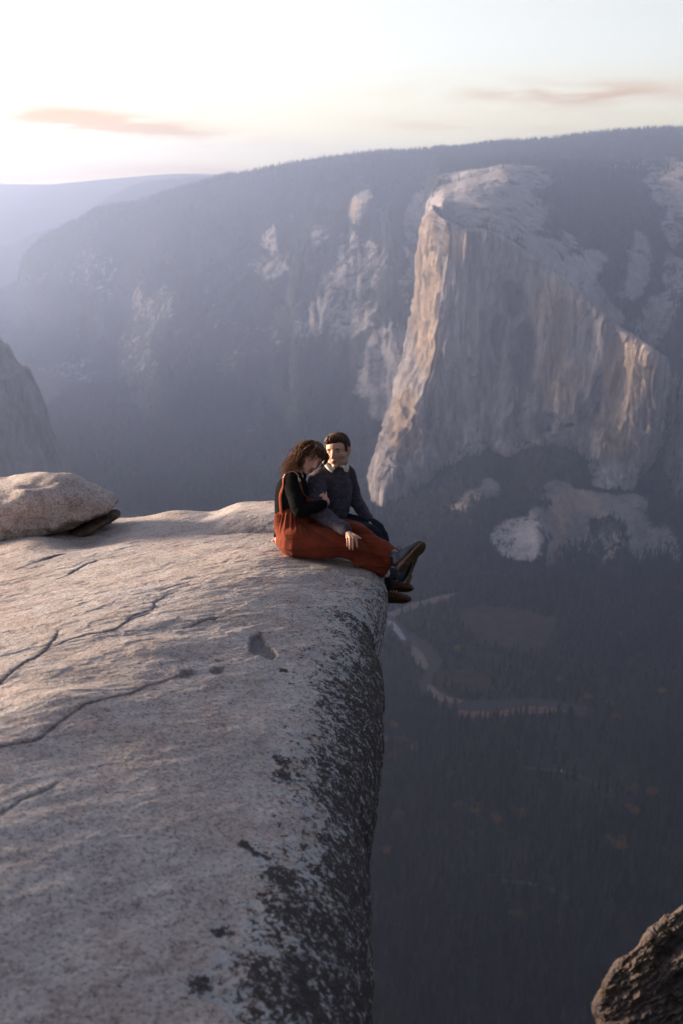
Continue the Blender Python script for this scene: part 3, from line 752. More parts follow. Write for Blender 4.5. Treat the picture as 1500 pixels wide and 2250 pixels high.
def autumn():
    rng = np.random.default_rng(21)
    cols = {'gold': (0.20, 0.115, 0.03), 'orange': (0.18, 0.08, 0.03), 'olive': (0.10, 0.08, 0.025)}
    mats = {k: simple_mat(k+'_leaves', c, 0.9, 0.1, 0.45, 0.25) for k, c in cols.items()}
    src = {}
    spots = [(862, 1598, 24, 'gold', 'at the left end of the orange grove beside the cliff edge'), (885, 1628, 22, 'olive', 'in the middle of the orange grove by the cliff edge'),
             (905, 1645, 24, 'gold', 'on the right side of the orange grove by the cliff edge'), (860, 1660, 22, 'orange', 'low in the orange grove beside the cliff edge'), (845, 1625, 20, 'gold', 'pressed against the cliff edge in the orange grove'),
             (1005, 1428, 24, 'gold', 'standing alone beside the upper river meadow'), (1357, 1396, 20, 'gold', 'far off on the right, higher than the other autumn trees'),
             (1403, 1440, 18, 'olive', 'just below the highest right-hand autumn tree'), (1228, 1496, 22, 'gold', 'between the river and the talus slope'), (1290, 1532, 22, 'gold', 'directly above the right end of the river'),
             (1338, 1546, 24, 'orange', 'right of the end of the river'), (1352, 1578, 24, 'orange', 'below and right of the end of the river'), (1450, 1520, 20, 'gold', 'near the right edge, level with the river'),
             (1035, 1390, 18, 'orange', 'in front of the brown upper meadow'), (1090, 1520, 20, 'olive', 'on the near bank above the dark river'), (1386, 1735, 26, 'olive', 'right of the bare grey clearing'),
             (1430, 1740, 26, 'orange', 'farthest right below the bare grey clearing'), (1010, 1775, 24, 'olive', 'left below the bare grey clearing'), (1040, 1782, 24, 'gold', 'beside an olive one below the bare clearing'),
             (1090, 1800, 26, 'orange', 'leftmost of the pair below the middle of the clearing'), (1145, 1788, 26, 'orange', 'rightmost of the pair below the middle of the clearing'), (1360, 1860, 30, 'gold', 'in the dark forest at the right, biggest crown there'),
             (1342, 1848, 26, 'olive', 'touching the biggest golden crown in the dark forest'), (1130, 2010, 24, 'olive', 'in the black forest near the bottom'), (850, 1870, 24, 'orange', 'in the dark forest beside the lower cliff edge'),
             (875, 1792, 22, 'olive', 'in the dark forest just right of the cliff edge'), (1390, 1785, 24, 'gold', 'in the dark forest under the right end of the clearing'), (985, 1705, 22, 'olive', 'left of the bare grey clearing')]
    for (u, v, h, c, where) in spots:
        key = c
        if key not in src:
            cv, cf = leafy_crown(rng, 1.0); tv, tf = trunk_mesh(1.0)
            src[key] = (raw_mesh('crown', cv, cf, False), raw_mesh('trunk', tv, tf)); src[key][0].materials.append(mats[c]); src[key][1].materials.append(M_BARK)
        p = PZ(u, v, FLOOR_Z+h*0.5); h = h*1.15
        e = empty('autumn_tree', (p[0], p[1], FLOOR_Z-1), '%s-leaved autumn tree %s' % ({'gold': 'golden', 'orange': 'orange', 'olive': 'olive'}[c], where), 'tree', 'autumn trees in the dark valley forest')
        e.scale = (h, h, h); e.rotation_euler.z = rng.uniform(0, 6.28)
        for me_, nm in zip(src[key], ('crown', 'trunk')):
            o = bpy.data.objects.new(nm, me_); COL.objects.link(o); o.parent = e
autumn()

# the south wall of the valley below and beside the viewpoint, and the plateau behind it, raised to block low sky
def south_wall():
    xs = [-9000, -6000, -4000, -2500, -1500, -800, -300, -60, 0, 60, 300, 800, 1500, 2500, 4500, 7000]
    rows = [(620, FLOOR_Z-30), (330, -900), (170, -560), (60, -220), (4, -60), (-6, -40), (-9, -6), (-13, 5), (-40, 16), (-200, 60), (-700, 130), (-1900, 190)]
    C = []
    for (y, z) in rows:
        row = []
        for x in xs:
            off = -0.10*abs(x) if x > 0 else -0.16*abs(x)
            off -= 18*math.sin(x/260.0)*(abs(x) > 100)
            row.append((x, y+off, z-(0.0 if abs(x) < 100 else min(120, abs(x)*0.05))*(z > -900)))
        C.append(row)
    C = np.array(C, float); n, m = 240, 700
    P = loft(C, n, m); N = gnormals(P)
    far = sstep(25, 160, np.hypot(P[..., 0], P[..., 1]))
    d = (fbm(P, (160, 160, 500), 6, 0.55, 666)*22)*far
    P = P+N*d[..., None]*np.sign(N[n//3, m//2, 1])
    veg = np.where(P[..., 2] > -60, 0.7, 0.35)+0.2*fbm(P, 80, 4, 0.5, 667)
    grid_obj('valley_side', P, M_TERR, attrs={'veg': veg}, cols={'tint': np.broadcast_to(GREY*0.9, P.shape)})['kind'] = 'structure'
south_wall()
def shade_spur():  # unseen spur, added to keep the sun off the lower right crag
    C = []
    for (dy, z) in ((90, -420), (40, -170), (14, -50), (0, 0), (-14, -40), (-45, -130)):
        C.append([(x, 64+yy+dy, cz+z) for x, yy, cz in ((-620, 10, 30), (-420, 6, 10), (-260, 4, -6), (-150, 0, -16), (-90, 0, -22), (-52, 0, -30), (-40, 0, -90), (-36, 0, -300))])
    P = loft(np.array(C, float), 120, 360); N = gnormals(P)
    P = P+N*(fbm(P, (30, 30, 60), 5, 0.55, 901)*5)[..., None]
    grid_obj('added_shade_spur', P, M_TERR, attrs={'veg': 0.2+0.3*fbm(P, 20, 4, .5, 902)}, cols={'tint': np.broadcast_to(GREY*0.9, P.shape)})['kind'] = 'structure'
shade_spur()

# haze: one closed box of air round everything, sky outside
def haze():
    bm = bmesh.new(); bmesh.ops.create_cube(bm, size=1.0)
    me = bpy.data.meshes.new('haze'); bm.to_mesh(me); bm.free()
    o = bpy.data.objects.new('haze', me); COL.objects.link(o)
    x0, x1, y0, y1, z0, z1 = -13500, 9500, -2600, 13000, FLOOR_Z-160, 350
    o.location = ((x0+x1)/2, (y0+y1)/2, (z0+z1)/2); o.scale = (x1-x0, y1-y0, z1-z0)
    M = bpy.data.materials.new('hazy_air'); M.use_nodes = True
    n = M.node_tree.nodes; n.clear()
    pv = n.new('ShaderNodeVolumePrincipled'); out = n.new('ShaderNodeOutputMaterial')
    pv.inputs['Color'].default_value = (0.60, 0.71, 1.0, 1)
    pv.inputs['Density'].default_value = 1.15e-4
    pv.inputs['Anisotropy'].default_value = 0.70
    M.node_tree.links.new(pv.outputs[0], out.inputs['Volume'])
    me.materials.append(M); o['kind'] = 'stuff'
    M.cycles.homogeneous_volume = True
haze()
# ------------------------------------------------------------------ foreground granite ledge
QL = np.array([-1.36, 3.49]); QN = np.array([0.941, -0.338])
def softp(x, w): return w*np.logaddexp(0, x/w)
def zbase(x, y):
    """broad shape of the ledge top"""
    x = np.asarray(x, float); y = np.asarray(y, float)
    q = (x-QL[0])*QN[0]+(y-QL[1])*QN[1]
    z = -1.60-0.136*y - 0.25*softp(q, 0.22) - 0.06*softp(-q-0.1, 0.3)
    z = z - 0.9*np.maximum(0, y-8.35)**2 - 0.05*np.maximum(0, -x-2.2)**2 - 0.15*np.maximum(0, -y) + 1.5*np.maximum(0, -y-0.9)  # last term: unseen bank behind the camera, added to dim the near rock
    return z
def hit(u, v, f=zbase, dz=0.0):
    d = ray(u, v); t = np.full(np.shape(u), 5.0) if np.ndim(u) else 5.0
    for _ in range(60):
        z = f(d[..., 0]*t, d[..., 1]*t)+dz
        t = 0.5*t+0.5*np.clip(z/d[..., 2], 0.3, 40)
    return d*np.asarray(t)[..., None] if np.ndim(t) else d*t
SIL = np.array([(846, 1262, .10), (844, 1300, .12), (838, 1340, .14), (828, 1392, .18), (823, 1430, .22), (832, 1462, .26), (839, 1490, .28), (838, 1560, .32), (836, 1630, .34), (829, 1700, .36), (813, 1780, .36), (801, 1835, .36), (806, 1900, .36), (811, 2000, .34), (817, 2100, .34), (818, 2250, .34), (815, 2500, .34)])
_s = []
for u, v, R in SIL:
    p = hit(u, v, dz=-0.85*R); _s.append((p[1], p[0], R))
_s = np.array(_s)[::-1]
EY = np.concatenate([[-6, -1.0], _s[:, 0], [6.95, 7.6, 8.1, 8.6, 9.0, 9.8]])
EX = np.concatenate([[-0.6, -0.1], _s[:, 1], [0.20, 0.02, -0.22, -0.36, -0.5, -0.8]])
ERR = np.concatenate([[.4, .34], _s[:, 2], [.1, .12, .2, .3, .4, .5]])
def edge_x(y): return np.interp(y, EY, EX)
def edge_r(y): return np.interp(y, EY, ERR)

def pxline(pts): return np.array([hit(u, v)[:2] for u, v in pts])
CR1 = pxline([(-40, 1535), (0, 1508), (40, 1478), (80, 1445), (108, 1422), (125, 1400), (138, 1385), (160, 1378)])
CR1b = pxline([(118, 1424), (150, 1412), (185, 1398), (225, 1394), (250, 1388), (275, 1372), (295, 1355), (330, 1344), (350, 1322), (372, 1312), (400, 1305)])
CR1c = pxline([(270, 1374), (300, 1358), (335, 1346)])
CR2 = pxline([(-40, 1652), (0, 1640), (40, 1633), (95, 1618), (130, 1590), (165, 1575), (200, 1557), (260, 1535), (300, 1517), (350, 1497), (395, 1482), (440, 1478), (495, 1470)])
CR3 = pxline([(-40, 1805), (0, 1788), (50, 1760), (100, 1738), (150, 1705)])
CR4 = pxline([(410, 1378), (440, 1366), (470, 1358), (510, 1354)])
CR5 = pxline([(95, 1232), (125, 1222), (155, 1214)])
CR6 = pxline([(150, 1260), (190, 1240), (215, 1228)])
def rock_detail(X, Y):
    """height added on top of zbase, plus colour attributes"""
    P = np.stack([X, Y, 0*X], -1)
    R = np.array([[0.80, 0.60], [-0.60, 0.80]])          # grain runs up to the right
    Q = np.stack([X*R[0, 0]+Y*R[0, 1], X*R[1, 0]+Y*R[1, 1], 0*X], -1)
    h = fbm(Q, (1.5, 0.7, 1), 4, 0.5, 201)*0.024
    h += fbm(Q, (0.45, 0.17, 1), 4, 0.55, 202)*0.007
    h += fbm(Q, (0.10, 0.04, 1), 3, 0.65, 203)*0.0032
    rough = sstep(0.3, -0.8, (X-QL[0])*QN[0]+(Y-QL[1])*QN[1])
    h += -np.abs(fbm(Q, (0.22, 0.06, 1), 4, 0.6, 204))*0.004*rough
    wob = fbm(P, 0.14, 5, 0.65, 205)*0.045
    dark = np.zeros(X.shape)
    def crack(line, step, groove, gw=0.012, decay=0.4):
        nonlocal h, dark
        d, s, par = polydist(X+wob, Y+wob*0.6, line)
        fade = sstep(0, 0.06, par)*sstep(1.0, 0.8, par) if line[0][0] > -1.7 else sstep(1.0, 0.8, par)
        h += fade*step*np.exp(-d/decay)*np.where(s > 0, 1, -0.35)*1.0
        h += -fade*groove*np.exp(-(d/gw)**2)
        # rounded lip on the raised side
        h += -fade*step*0.5*np.exp(-(d/0.018)**2)*(s > 0)
        dark += fade*np.exp(-(d/(gw*1.3))**2)*0.7
    crack(CR1, 0.004, 0.010, 0.0045); crack(CR1b, 0.003, 0.007, 0.004); crack(CR1c, 0.002, 0.007, 0.0045)
    crack(CR2, 0.004, 0.007, 0.004, 0.5); crack(CR3, 0.002, 0.004, 0.006, 0.3); crack(CR4, 0.003, 0.006, 0.006, 0.2)
    crack(CR5, 0.005, 0.02, 0.009, 0.2); crack(CR6, 0.004, 0.012, 0.007, 0.2)
    # thin exfoliation sheets: small sharp steps with ragged outlines
    for sd_, lv, am, sc in ((240, 0.12, 0.0045, (1.5, 0.6, 1)), (241, 0.20, 0.0055, (0.9, 0.35, 1)), (242, -0.05, 0.003, (0.7, 0.3, 1)), (243, 0.16, 0.004, (2.2, 1.0, 1))):
        e_ = fbm(Q, sc, 6, 0.55, sd_)
        h += 0.5*am*sstep(lv-0.006, lv+0.006, e_); dark += 0.16*np.exp(-((e_-lv)/0.004)**2)*sstep(-0.2, 0.3, fbm(P, 0.6, 2, .5, sd_+7))
    # recessed flakes
    grey = np.zeros(X.shape)
    def pit(pts, depth, g):
        nonlocal h, grey, dark
        poly = pxline(pts); cl = np.concatenate([poly, poly[:1]])
        w2 = fbm(P, 0.05, 3, 0.6, 210)*0.008
        d, _, _ = polydist(X+w2, Y-w2, cl); ins = inpoly(X+w2, Y-w2, poly)
        sd_ = np.where(ins, d, -d)
        f = sstep(-0.002, 0.012, sd_); h += -depth*f; grey[:] = np.maximum(grey, f*g)
        dark += np.exp(-(sd_/0.006)**2)*0.35
    pit([(548, 1398), (560, 1392), (575, 1389), (583, 1402), (590, 1416), (602, 1426), (610, 1438), (602, 1450), (590, 1447), (575, 1441), (560, 1438), (546, 1430)], 0.022, 1.0)
    pit([(394, 1480), (402, 1473), (420, 1470), (434, 1472), (428, 1482), (410, 1487), (398, 1486)], 0.022, 0.55)
    pit([(462, 1472), (472, 1464), (492, 1465), (494, 1474), (482, 1479), (466, 1479)], 0.020, 0.6)
    pit([(460, 1357), (472, 1354), (481, 1358), (474, 1363), (464, 1362)], 0.012, 0.6)
    pit([(475, 1449), (488, 1449), (486, 1453), (476, 1453)], 0.008, 0.5)
    # higher slab at the back with a dark crease under its front
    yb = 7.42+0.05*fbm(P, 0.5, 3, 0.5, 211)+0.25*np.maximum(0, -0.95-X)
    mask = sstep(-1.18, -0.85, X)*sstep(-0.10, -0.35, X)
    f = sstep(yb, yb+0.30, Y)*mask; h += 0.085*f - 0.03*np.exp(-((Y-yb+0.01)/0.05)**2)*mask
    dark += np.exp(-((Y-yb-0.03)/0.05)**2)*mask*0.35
    h += 0.05*np.exp(-((X+1.45)/0.22)**2-((Y-8.3)/0.2)**2) + 0.06*np.exp(-((X+2.4)/0.3)**2-((Y-7.4)/0.3)**2)
    # trough where the boulder lies
    h += -0.10*np.exp(-((X+2.05)/0.30)**2-((Y-7.55)/0.45)**2)
    # soft hummocks on the sunlit part
    for (u, v, sx_, sy_, a) in [(120, 1540, .28, .16, .035), (60, 1480, .25, .2, .02), (300, 1420, .3, .2, .02), (450, 1290, .3, .3, .02), (560, 1230, .3, .3, .02), (250, 1300, .35, .3, .02), (160, 1650, .3, .2, -.015)]:
        c = hit(u, v)[:2]; h += a*np.exp(-((X-c[0])/sx_)**2-((Y-c[1])/sy_)**2)
    return h, np.clip(dark, 0, 1), grey

def rock_top(x, y):
    x = np.atleast_1d(np.asarray(x, float)); y = np.atleast_1d(np.asarray(y, float))
    h, _, _ = rock_detail(x, y)
    R = edge_r(y); ex = edge_x(y)
    t = np.clip((x-(ex-R))/R, 0, 0.999)
    return zbase(x, y)+h-R*(1-np.sqrt(1-t*t))

def granite_mat(name, lichen=True):
    M, t, b = new_mat(name, 0.88, 0.25)
    o = t.obj()
    big = t.noise(o, 1.1, 5, 0.6, 0.3); mid = t.noise(o, 6.0, 6, 0.65, 0.3)
    grain = t.noise(o, 60.0, 5, 0.8); grain2 = t.noise(o, 210.0, 2, 0.6)
    c = t.mix(t.maprange(big, 0.35, 0.65), (0.60, 0.51, 0.455), (0.58, 0.54, 0.53))
    c = t.mix(t.maprange(mid, 0.42, 0.68), c, t.mix(1.0, c, (0.72, 0.66, 0.66), 'MULTIPLY'))
    ochre = t.noise(t.mapping(o, loc=(5, 3, 1)), 2.3, 6, 0.65, 0.5)
    c = t.mix(t.maprange(ochre, 0.56, 0.72, 0, 0.45), c, (0.34, 0.26, 0.18))
    pink = t.noise(t.mapping(o, loc=(1, 7, 4)), 1.7, 5, 0.6)
    c = t.mix(t.maprange(pink, 0.52, 0.7, 0, 0.45), c, (0.46, 0.34, 0.32))
    cg = t.noise(t.mapping(o, loc=(8, 8, 2)), 30.0, 5, 0.8)
    c = t.mix(t.maprange(cg, 0.50, 0.62, 0, 0.5), c, t.mix(1.0, c, (0.50, 0.46, 0.48), 'MULTIPLY'))
    # salt and pepper grain
    c = t.mix(t.maprange(grain, 0.52, 0.61, 0, 0.75), c, (0.10, 0.085, 0.09))
    c = t.mix(t.maprange(grain, 0.45, 0.36, 0, 0.55), c, (0.66, 0.62, 0.60))
    c = t.mix(t.maprange(grain2, 0.55, 0.75, 0, 0.5), c, (0.12, 0.10, 0.10))
    if lichen:
        L = t.attr('lichen')
        n1 = t.noise(t.mapping(o, loc=(3, 3, 3)), 15.0, 10, 0.78, 0.25)
        n2 = t.noise(t.mapping(o, loc=(9, 1, 5)), 48.0, 6, 0.75, 0.2)
        pale = t.maprange(t.math('ADD', t.math('MULTIPLY', L, 0.22), t.noise(t.mapping(o, loc=(2, 8, 1)), 12.0, 7, 0.7)), 0.56, 0.68, 0, 0.75)
        c = t.mix(pale, c, (0.46, 0.48, 0.50))
        s = t.math('ADD', t.math('MULTIPLY', n1, 0.50), t.math('MULTIPLY', n2, 0.50))
        thr = t.math('ADD', s, t.math('MULTIPLY', L, 0.15))
        c = t.mix(t.maprange(thr, 0.590, 0.625, 0, 0.95), c, t.mix(t.maprange(n2, 0.4, 0.6), (0.022, 0.016, 0.018), (0.05, 0.035, 0.034)))
        n4 = t.noise(t.mapping(o, loc=(6, 2, 7)), 34.0, 6, 0.78, 0.2)
        c = t.mix(t.maprange(n4, 0.56, 0.62, 0, 0.8), c, t.mix(t.maprange(n2, 0.4, 0.6), (0.33, 0.36, 0.36), (0.50, 0.46, 0.45)))
        g = t.attr('grey'); c = t.mix(t.math('MULTIPLY', g, 0.8), c, t.mix(t.maprange(mid, 0.4, 0.6), (0.125, 0.12, 0.125), (0.19, 0.18, 0.18)))
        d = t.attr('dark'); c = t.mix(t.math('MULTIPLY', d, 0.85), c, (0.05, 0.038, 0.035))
    else:
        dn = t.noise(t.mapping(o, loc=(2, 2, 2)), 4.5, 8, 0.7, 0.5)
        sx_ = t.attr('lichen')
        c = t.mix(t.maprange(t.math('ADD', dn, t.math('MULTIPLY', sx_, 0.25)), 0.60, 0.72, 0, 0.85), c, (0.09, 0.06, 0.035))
    t.l.new(c, b.inputs['Base Color'])
    hh = t.math('ADD', t.math('MULTIPLY', t.noise(o, 38.0, 5, 0.75), 1.3), t.math('MULTIPLY', t.noise(t.mapping(o, rot=(0, 0, 0.64), scale=(1, 2.0, 1)), 20.0, 6, 0.75), 0.8))
    bn = t.add('ShaderNodeBump', inp={'Strength': 1.0, 'Distance': 0.013, 'Height': hh})
    t.l.new(bn.outputs[0], b.inputs['Normal'])
    return M
M_GRAN = granite_mat('lichen_granite')
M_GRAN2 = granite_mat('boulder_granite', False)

def ledge():
    ys = np.concatenate([np.linspace(-5, 1.2, 30)[:-1], np.arange(1.2, 8.9, 0.0068), np.linspace(8.9, 9.8, 30)[1:]])
    xl = np.concatenate([np.linspace(-8, -2.9, 26)[:-1], np.linspace(-2.9, 0, 450)])      # measured from the start of the roll
    th = np.linspace(0, math.pi/2, 56)[1:]
    dn = np.concatenate([np.linspace(0, 0.6, 50)[1:], np.linspace(0.6, 3, 30)[1:], np.linspace(3, 45, 40)[1:]])
    ny = len(ys); nx = len(xl)+len(th)+len(dn)
    Y = np.repeat(ys[:, None], nx, 1)
    ex = edge_x(ys)[:, None]; R = edge_r(ys)[:, None]
    start = ex-R
    # the left part keeps a fixed outer limit: blend so that x of the first column is -8
    XL = start+xl[None]*((start+8)/8.0*0+1)
    XT = start+R*np.sin(th)[None]
    XD = ex-0.10*dn[None]-0.012*np.maximum(0, dn[None]-2)*0
    X = np.concatenate([XL, XT, np.broadcast_to(XD, (ny, len(dn)))], 1)
    ZT = zbase(XT, Y[:, :len(th)])-R*(1-np.cos(th)[None])
    Zr = zbase(ex, ys[:, None])-R
    ZD = Zr-dn[None]
    Z = np.concatenate([zbase(XL, Y[:, :len(xl)]), ZT, np.broadcast_to(ZD, (ny, len(dn)))], 1)
    P = np.stack([X, Y, Z], -1)
    h, dark, grey = rock_detail(X, Y)
    w_ = np.concatenate([np.ones(len(xl)), np.cos(th)**0.5, np.zeros(len(dn))])[None]
    P[..., 2] += h*w_
    # extra relief on the rolled edge and the wall
    N = gnormals(P); N[N[..., 2] < -0.2] *= 1
    ew = np.concatenate([np.zeros(len(xl)), np.linspace(0, 1, len(th)), np.ones(len(dn))])[None]
    ew = np.maximum(ew, sstep(-0.25, 0, np.concatenate([xl, np.zeros(len(th)+len(dn))]))[None]*0.4)
    e = fbm(P, 0.42, 6, 0.62, 221)*0.060 + fbm(P, 0.09, 4, 0.6, 222)*0.012
    s = np.sign(N[..., 2].mean()) or 1
    P = P + N*s*(e*ew*np.where(np.arange(nx) >= len(xl)+len(th), 1.0, 0.8))[..., None]
    # arc distance to the rim for lichen
    sdist = np.concatenate([np.broadcast_to(-xl[None]+0*start, (ny, len(xl))), -(R*th[None]), -np.broadcast_to(dn[None], (ny, len(dn)))-R], 1) + R*0.9
    wid = np.interp(Y, [1.2, 2.2, 3.0, 4.2, 5.2, 6.6, 7.5], [0.75, 0.62, 0.45, 0.50, 0.60, 0.62, 0.3])
    pert = fbm(np.stack([X, Y, Z], -1), 0.5, 4, 0.55, 230)*0.16
    L = 1-(sdist+pert)/wid
    L = np.clip(L*1.15, -0.6, 1.12)
    L = np.where(Y > 5.6, L*0.62-0.04, L)
    for (u, v, r_, a) in [(618, 1470, .03, .9), (625, 1705, .045, 1.1), (615, 1665, .04, .7), (535, 1858, .025, 1.3), (480, 2050, .03, 1.1), (437, 2160, .04, 1.1), (560, 1875, .03, .7), (600, 1920, .05, .7), (628, 1945, .03, .9), (640, 1500, .03, .5), (1, 1945, .02, .9), (120, 2115, .02, .5), (640, 2000, .12, .35), (600, 2150, .15, .4)]:
        c = hit(u, v)[:2]; L = np.maximum(L, L*0+(-0.3)) + a*np.exp(-((X-c[0])/r_)**2-((Y-c[1])/r_)**2)*1.1
    o = grid_obj('rock_ledge', P, M_GRAN, flip=(s > 0), attrs={'lichen': L, 'dark': dark*w_, 'grey': grey*w_})
    tag(o, kind='structure', label='pale granite ledge with black lichen along its overhanging edge')
    return P
LEDGE = ledge()

def stone(name, secs, D, half, mat, label, cat, seed, expo=2.6, nseg=150, nring=120, amp=0.02, size=0.3, dents=()):
    """boulder from photographed outline: secs = (u, v_top, v_bottom), at depth D; half = half thickness along the view"""
    secs = np.array(secs, float)
    us = secs[:, 0]
    u = np.interp(np.linspace(0, 1, nseg), np.linspace(0, 1, len(us)), us)
    # denser near the ends
    q = 0.5-0.5*np.cos(np.linspace(0, math.pi, nseg)); u = us[0]+(us[-1]-us[0])*q
    top = np.interp(u, us, secs[:, 1]); bot = np.interp(u, us, secs[:, 2])
    k = np.ones(9)/9
    top = np.convolve(np.pad(top, 4, 'edge'), k, 'valid'); bot = np.convolve(np.pad(bot, 4, 'edge'), k, 'valid')
    A = PD(u, top, D); B = PD(u, bot, D)
    C = (A+B)/2; hz = np.linalg.norm(A-B, axis=1)/2+1e-4
    endf = np.sin(math.pi*np.clip(q*0.98+0.01, 0, 1))**0.45
    a = np.linspace(0, 2*math.pi, nring, endpoint=False)
    ca = np.sign(np.cos(a))*np.abs(np.cos(a))**(2/expo); sa = np.sign(np.sin(a))*np.abs(np.sin(a))**(2/expo)
    P = np.zeros((nseg, nring, 3))
    P[..., 0] = C[:, None, 0]
    P[..., 1] = C[:, None, 1]+(half*endf)[:, None]*ca[None]
    P[..., 2] = C[:, None, 2]+hz[:, None]*sa[None]
    P[..., 2] += -0.15*np.maximum(0, -ca)[None]*hz[:, None]*np.maximum(0, sa)[None]      # front slopes down
    N = gnormals(np.concatenate([P, P[:, :1]], 1))[:, :-1]
    cen = C.mean(0); s = np.sign(np.sum(N*(P-C[:, None]), -1)).mean(); s = 1 if s > 0 else -1
    N = N*s
    size = np.asarray(size, float)*np.ones(3)
    d = fbm(P, size, 5, 0.55, seed)*amp*2+fbm(P, size*0.3, 4, 0.6, seed+3)*amp*0.5-np.abs(fbm(P, size*0.7, 3, 0.6, seed+5))*amp*1.2
    U, V = toUV(P)
    for (du, dv, ru, rv, am) in dents: d += am*np.exp(-((U-du)/ru)**2-((V-dv)/rv)**2)*(sa[None] > -0.2)
    fl = np.clip(hz/hz.max()*2, 0.1, 1)[:, None]
    P = P+N*(d*fl)[..., None]
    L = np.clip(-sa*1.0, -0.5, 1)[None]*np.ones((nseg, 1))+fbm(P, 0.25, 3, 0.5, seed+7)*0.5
    V_ = P.reshape(-1, 3); F = grid_faces(nseg, nring, flip=(s < 0), wrap=True)
    o = link(name, raw_mesh(name, V_, F, True, {'lichen': L}), mat)
    # close the ends
    bm = bmesh.new(); bm.from_mesh(o.data)
    bmesh.ops.holes_fill(bm, edges=[e for e in bm.edges if e.is_boundary], sides=0); bmesh.ops.recalc_face_normals(bm, faces=bm.faces[:]); bm.to_mesh(o.data); bm.free()
    # origin at the base
    zmin = V_[:, 2].min(); c = Vector((V_[:, 0].mean(), V_[:, 1].mean(), zmin))
    o.data.transform(Matrix.Translation(-c)); o.location = c
    return tag(o, label, cat)
_p = hit(70.0, 1184.0); DB = float(_p[1]*CP-_p[2]*SP)+0.28; print('boulder depth', DB)
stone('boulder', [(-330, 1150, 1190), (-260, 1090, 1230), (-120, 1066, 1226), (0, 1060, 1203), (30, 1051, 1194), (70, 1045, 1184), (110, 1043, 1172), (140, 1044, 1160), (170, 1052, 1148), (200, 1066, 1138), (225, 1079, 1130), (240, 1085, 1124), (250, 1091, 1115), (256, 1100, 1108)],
      DB, 0.42, M_GRAN2, 'long pale granite boulder with a blunt right end lying on the ledge at left', 'boulder', 301, expo=3.4, amp=0.022, size=(0.5, 0.3, 0.22),
      dents=[(75, 1070, 26, 10, -0.035), (25, 1078, 24, 6, -0.02), (110, 1062, 20, 8, -0.012), (60, 1100, 120, 30, 0.02)])
stone('stone', [(150, 1160, 1180), (170, 1150, 1188), (195, 1140, 1176), (220, 1131, 1158), (240, 1124, 1148), (254, 1125, 1138), (263, 1130, 1135)], DB+0.12, 0.22,
      simple_mat('dark_stone', (0.10, 0.075, 0.055), 0.95, 0.1, 0.5, 12, 0.6, 60), 'small dark brown stone wedged under the right end of the long boulder', 'stone', 311, nseg=60, nring=48, amp=0.012, size=0.12)

# ------------------------------------------------------------------ crag low on the right, with shrubs
def crag():
    sil = [(1560, 1985), (1500, 2019), (1478, 2027), (1462, 2045), (1440, 2066), (1412, 2096), (1380, 2118), (1362, 2142), (1350, 2160), (1336, 2186), (1324, 2212), (1324, 2232), (1332, 2262), (1320, 2330), (1330, 2420)]
    sil = [(2200, 1900), (1800, 1925)]+sil
    D0 = 62.0
    n, m = 420, 420
    S = crom(np.array([PD(u, v, D0+max(0, (u-1500)*0.02)) for u, v in sil]), n)
    t = np.linspace(0, 1, m)[None]
    P = np.zeros((n, m, 3))
    # sweep from behind the skyline, over it, and down towards the viewer and to the right
    w = t*14.0
    P[..., 0] = S[:, None, 0]+0.75*np.maximum(0, w-1.2)+0.25*np.minimum(w, 1.2)-0.3
    P[..., 1] = S[:, None, 1]+1.2-w*0.55
    P[..., 2] = S[:, None, 2]-0.9*np.clip(1-w/1.2, 0, 1)**2-0.62*np.maximum(0, w-1.2)-0.10*np.maximum(0, w-1.2)**1.3
    N = gnormals(P); s = -np.sign(N[n//2, m//2, 1])
    N = N*(1 if s > 0 else -1)
    Q = np.stack([P[..., 0]*0.8+P[..., 2]*0.6, P[..., 1], P[..., 2]*0.8-P[..., 0]*0.6], -1)
    d = fbm(Q, (2.2, 1.6, 0.8), 5, 0.58, 401)*0.9 + fbm(Q, (0.9, 0.7, 0.3), 5, 0.65, 402, ridge=True)*0.36+fbm(P, 0.2, 3, 0.6, 403)*0.04
    k = sstep(0, 0.12, t)*0.75+0.25
    P = P+N*(d*k)[..., None]
    M, tt, b = new_mat('weathered_crag', 0.95, 0.1)
    o = tt.obj(); a = tt.noise(o, 0.7, 6, 0.65, 0.5); c = tt.noise(tt.mapping(o, scale=(1, 1, 3)), 2.5, 6, 0.7, 0.5)
    col = tt.mix(tt.maprange(a, 0.4, 0.62), (0.135, 0.10, 0.085), (0.10, 0.088, 0.085))
    col = tt.mix(tt.maprange(c, 0.5, 0.66, 0, 0.85), col, (0.055, 0.045, 0.035))
    col = tt.mix(tt.maprange(tt.noise(tt.mapping(o, loc=(4, 4, 4)), 0.9, 6, 0.6), 0.56, 0.66, 0, 0.8), col, (0.06, 0.04, 0.018))
    tt.l.new(col, b.inputs['Base Color'])
    tt.l.new(tt.add('ShaderNodeBump', inp={'Strength': 0.9, 'Distance': 0.15, 'Height': c}).outputs[0], b.inputs['Normal'])
    g = grid_obj('rock_outcrop', P, M, flip=(s < 0))
    tag(g, kind='structure', label='brown weathered crag at the bottom right corner')
    U, V = toUV(P)
    return P, U, V
CR_P, CR_U, CR_V = crag()
def crag_at(u, v):
    d = (CR_U-u)**2+(CR_V-v)**2
    D = CR_P[..., 1]*CP-CR_P[..., 2]*SP
    d = d+ (D-D.min())*0.3
    i = np.unravel_index(np.argmin(d), d.shape); return CR_P[i]
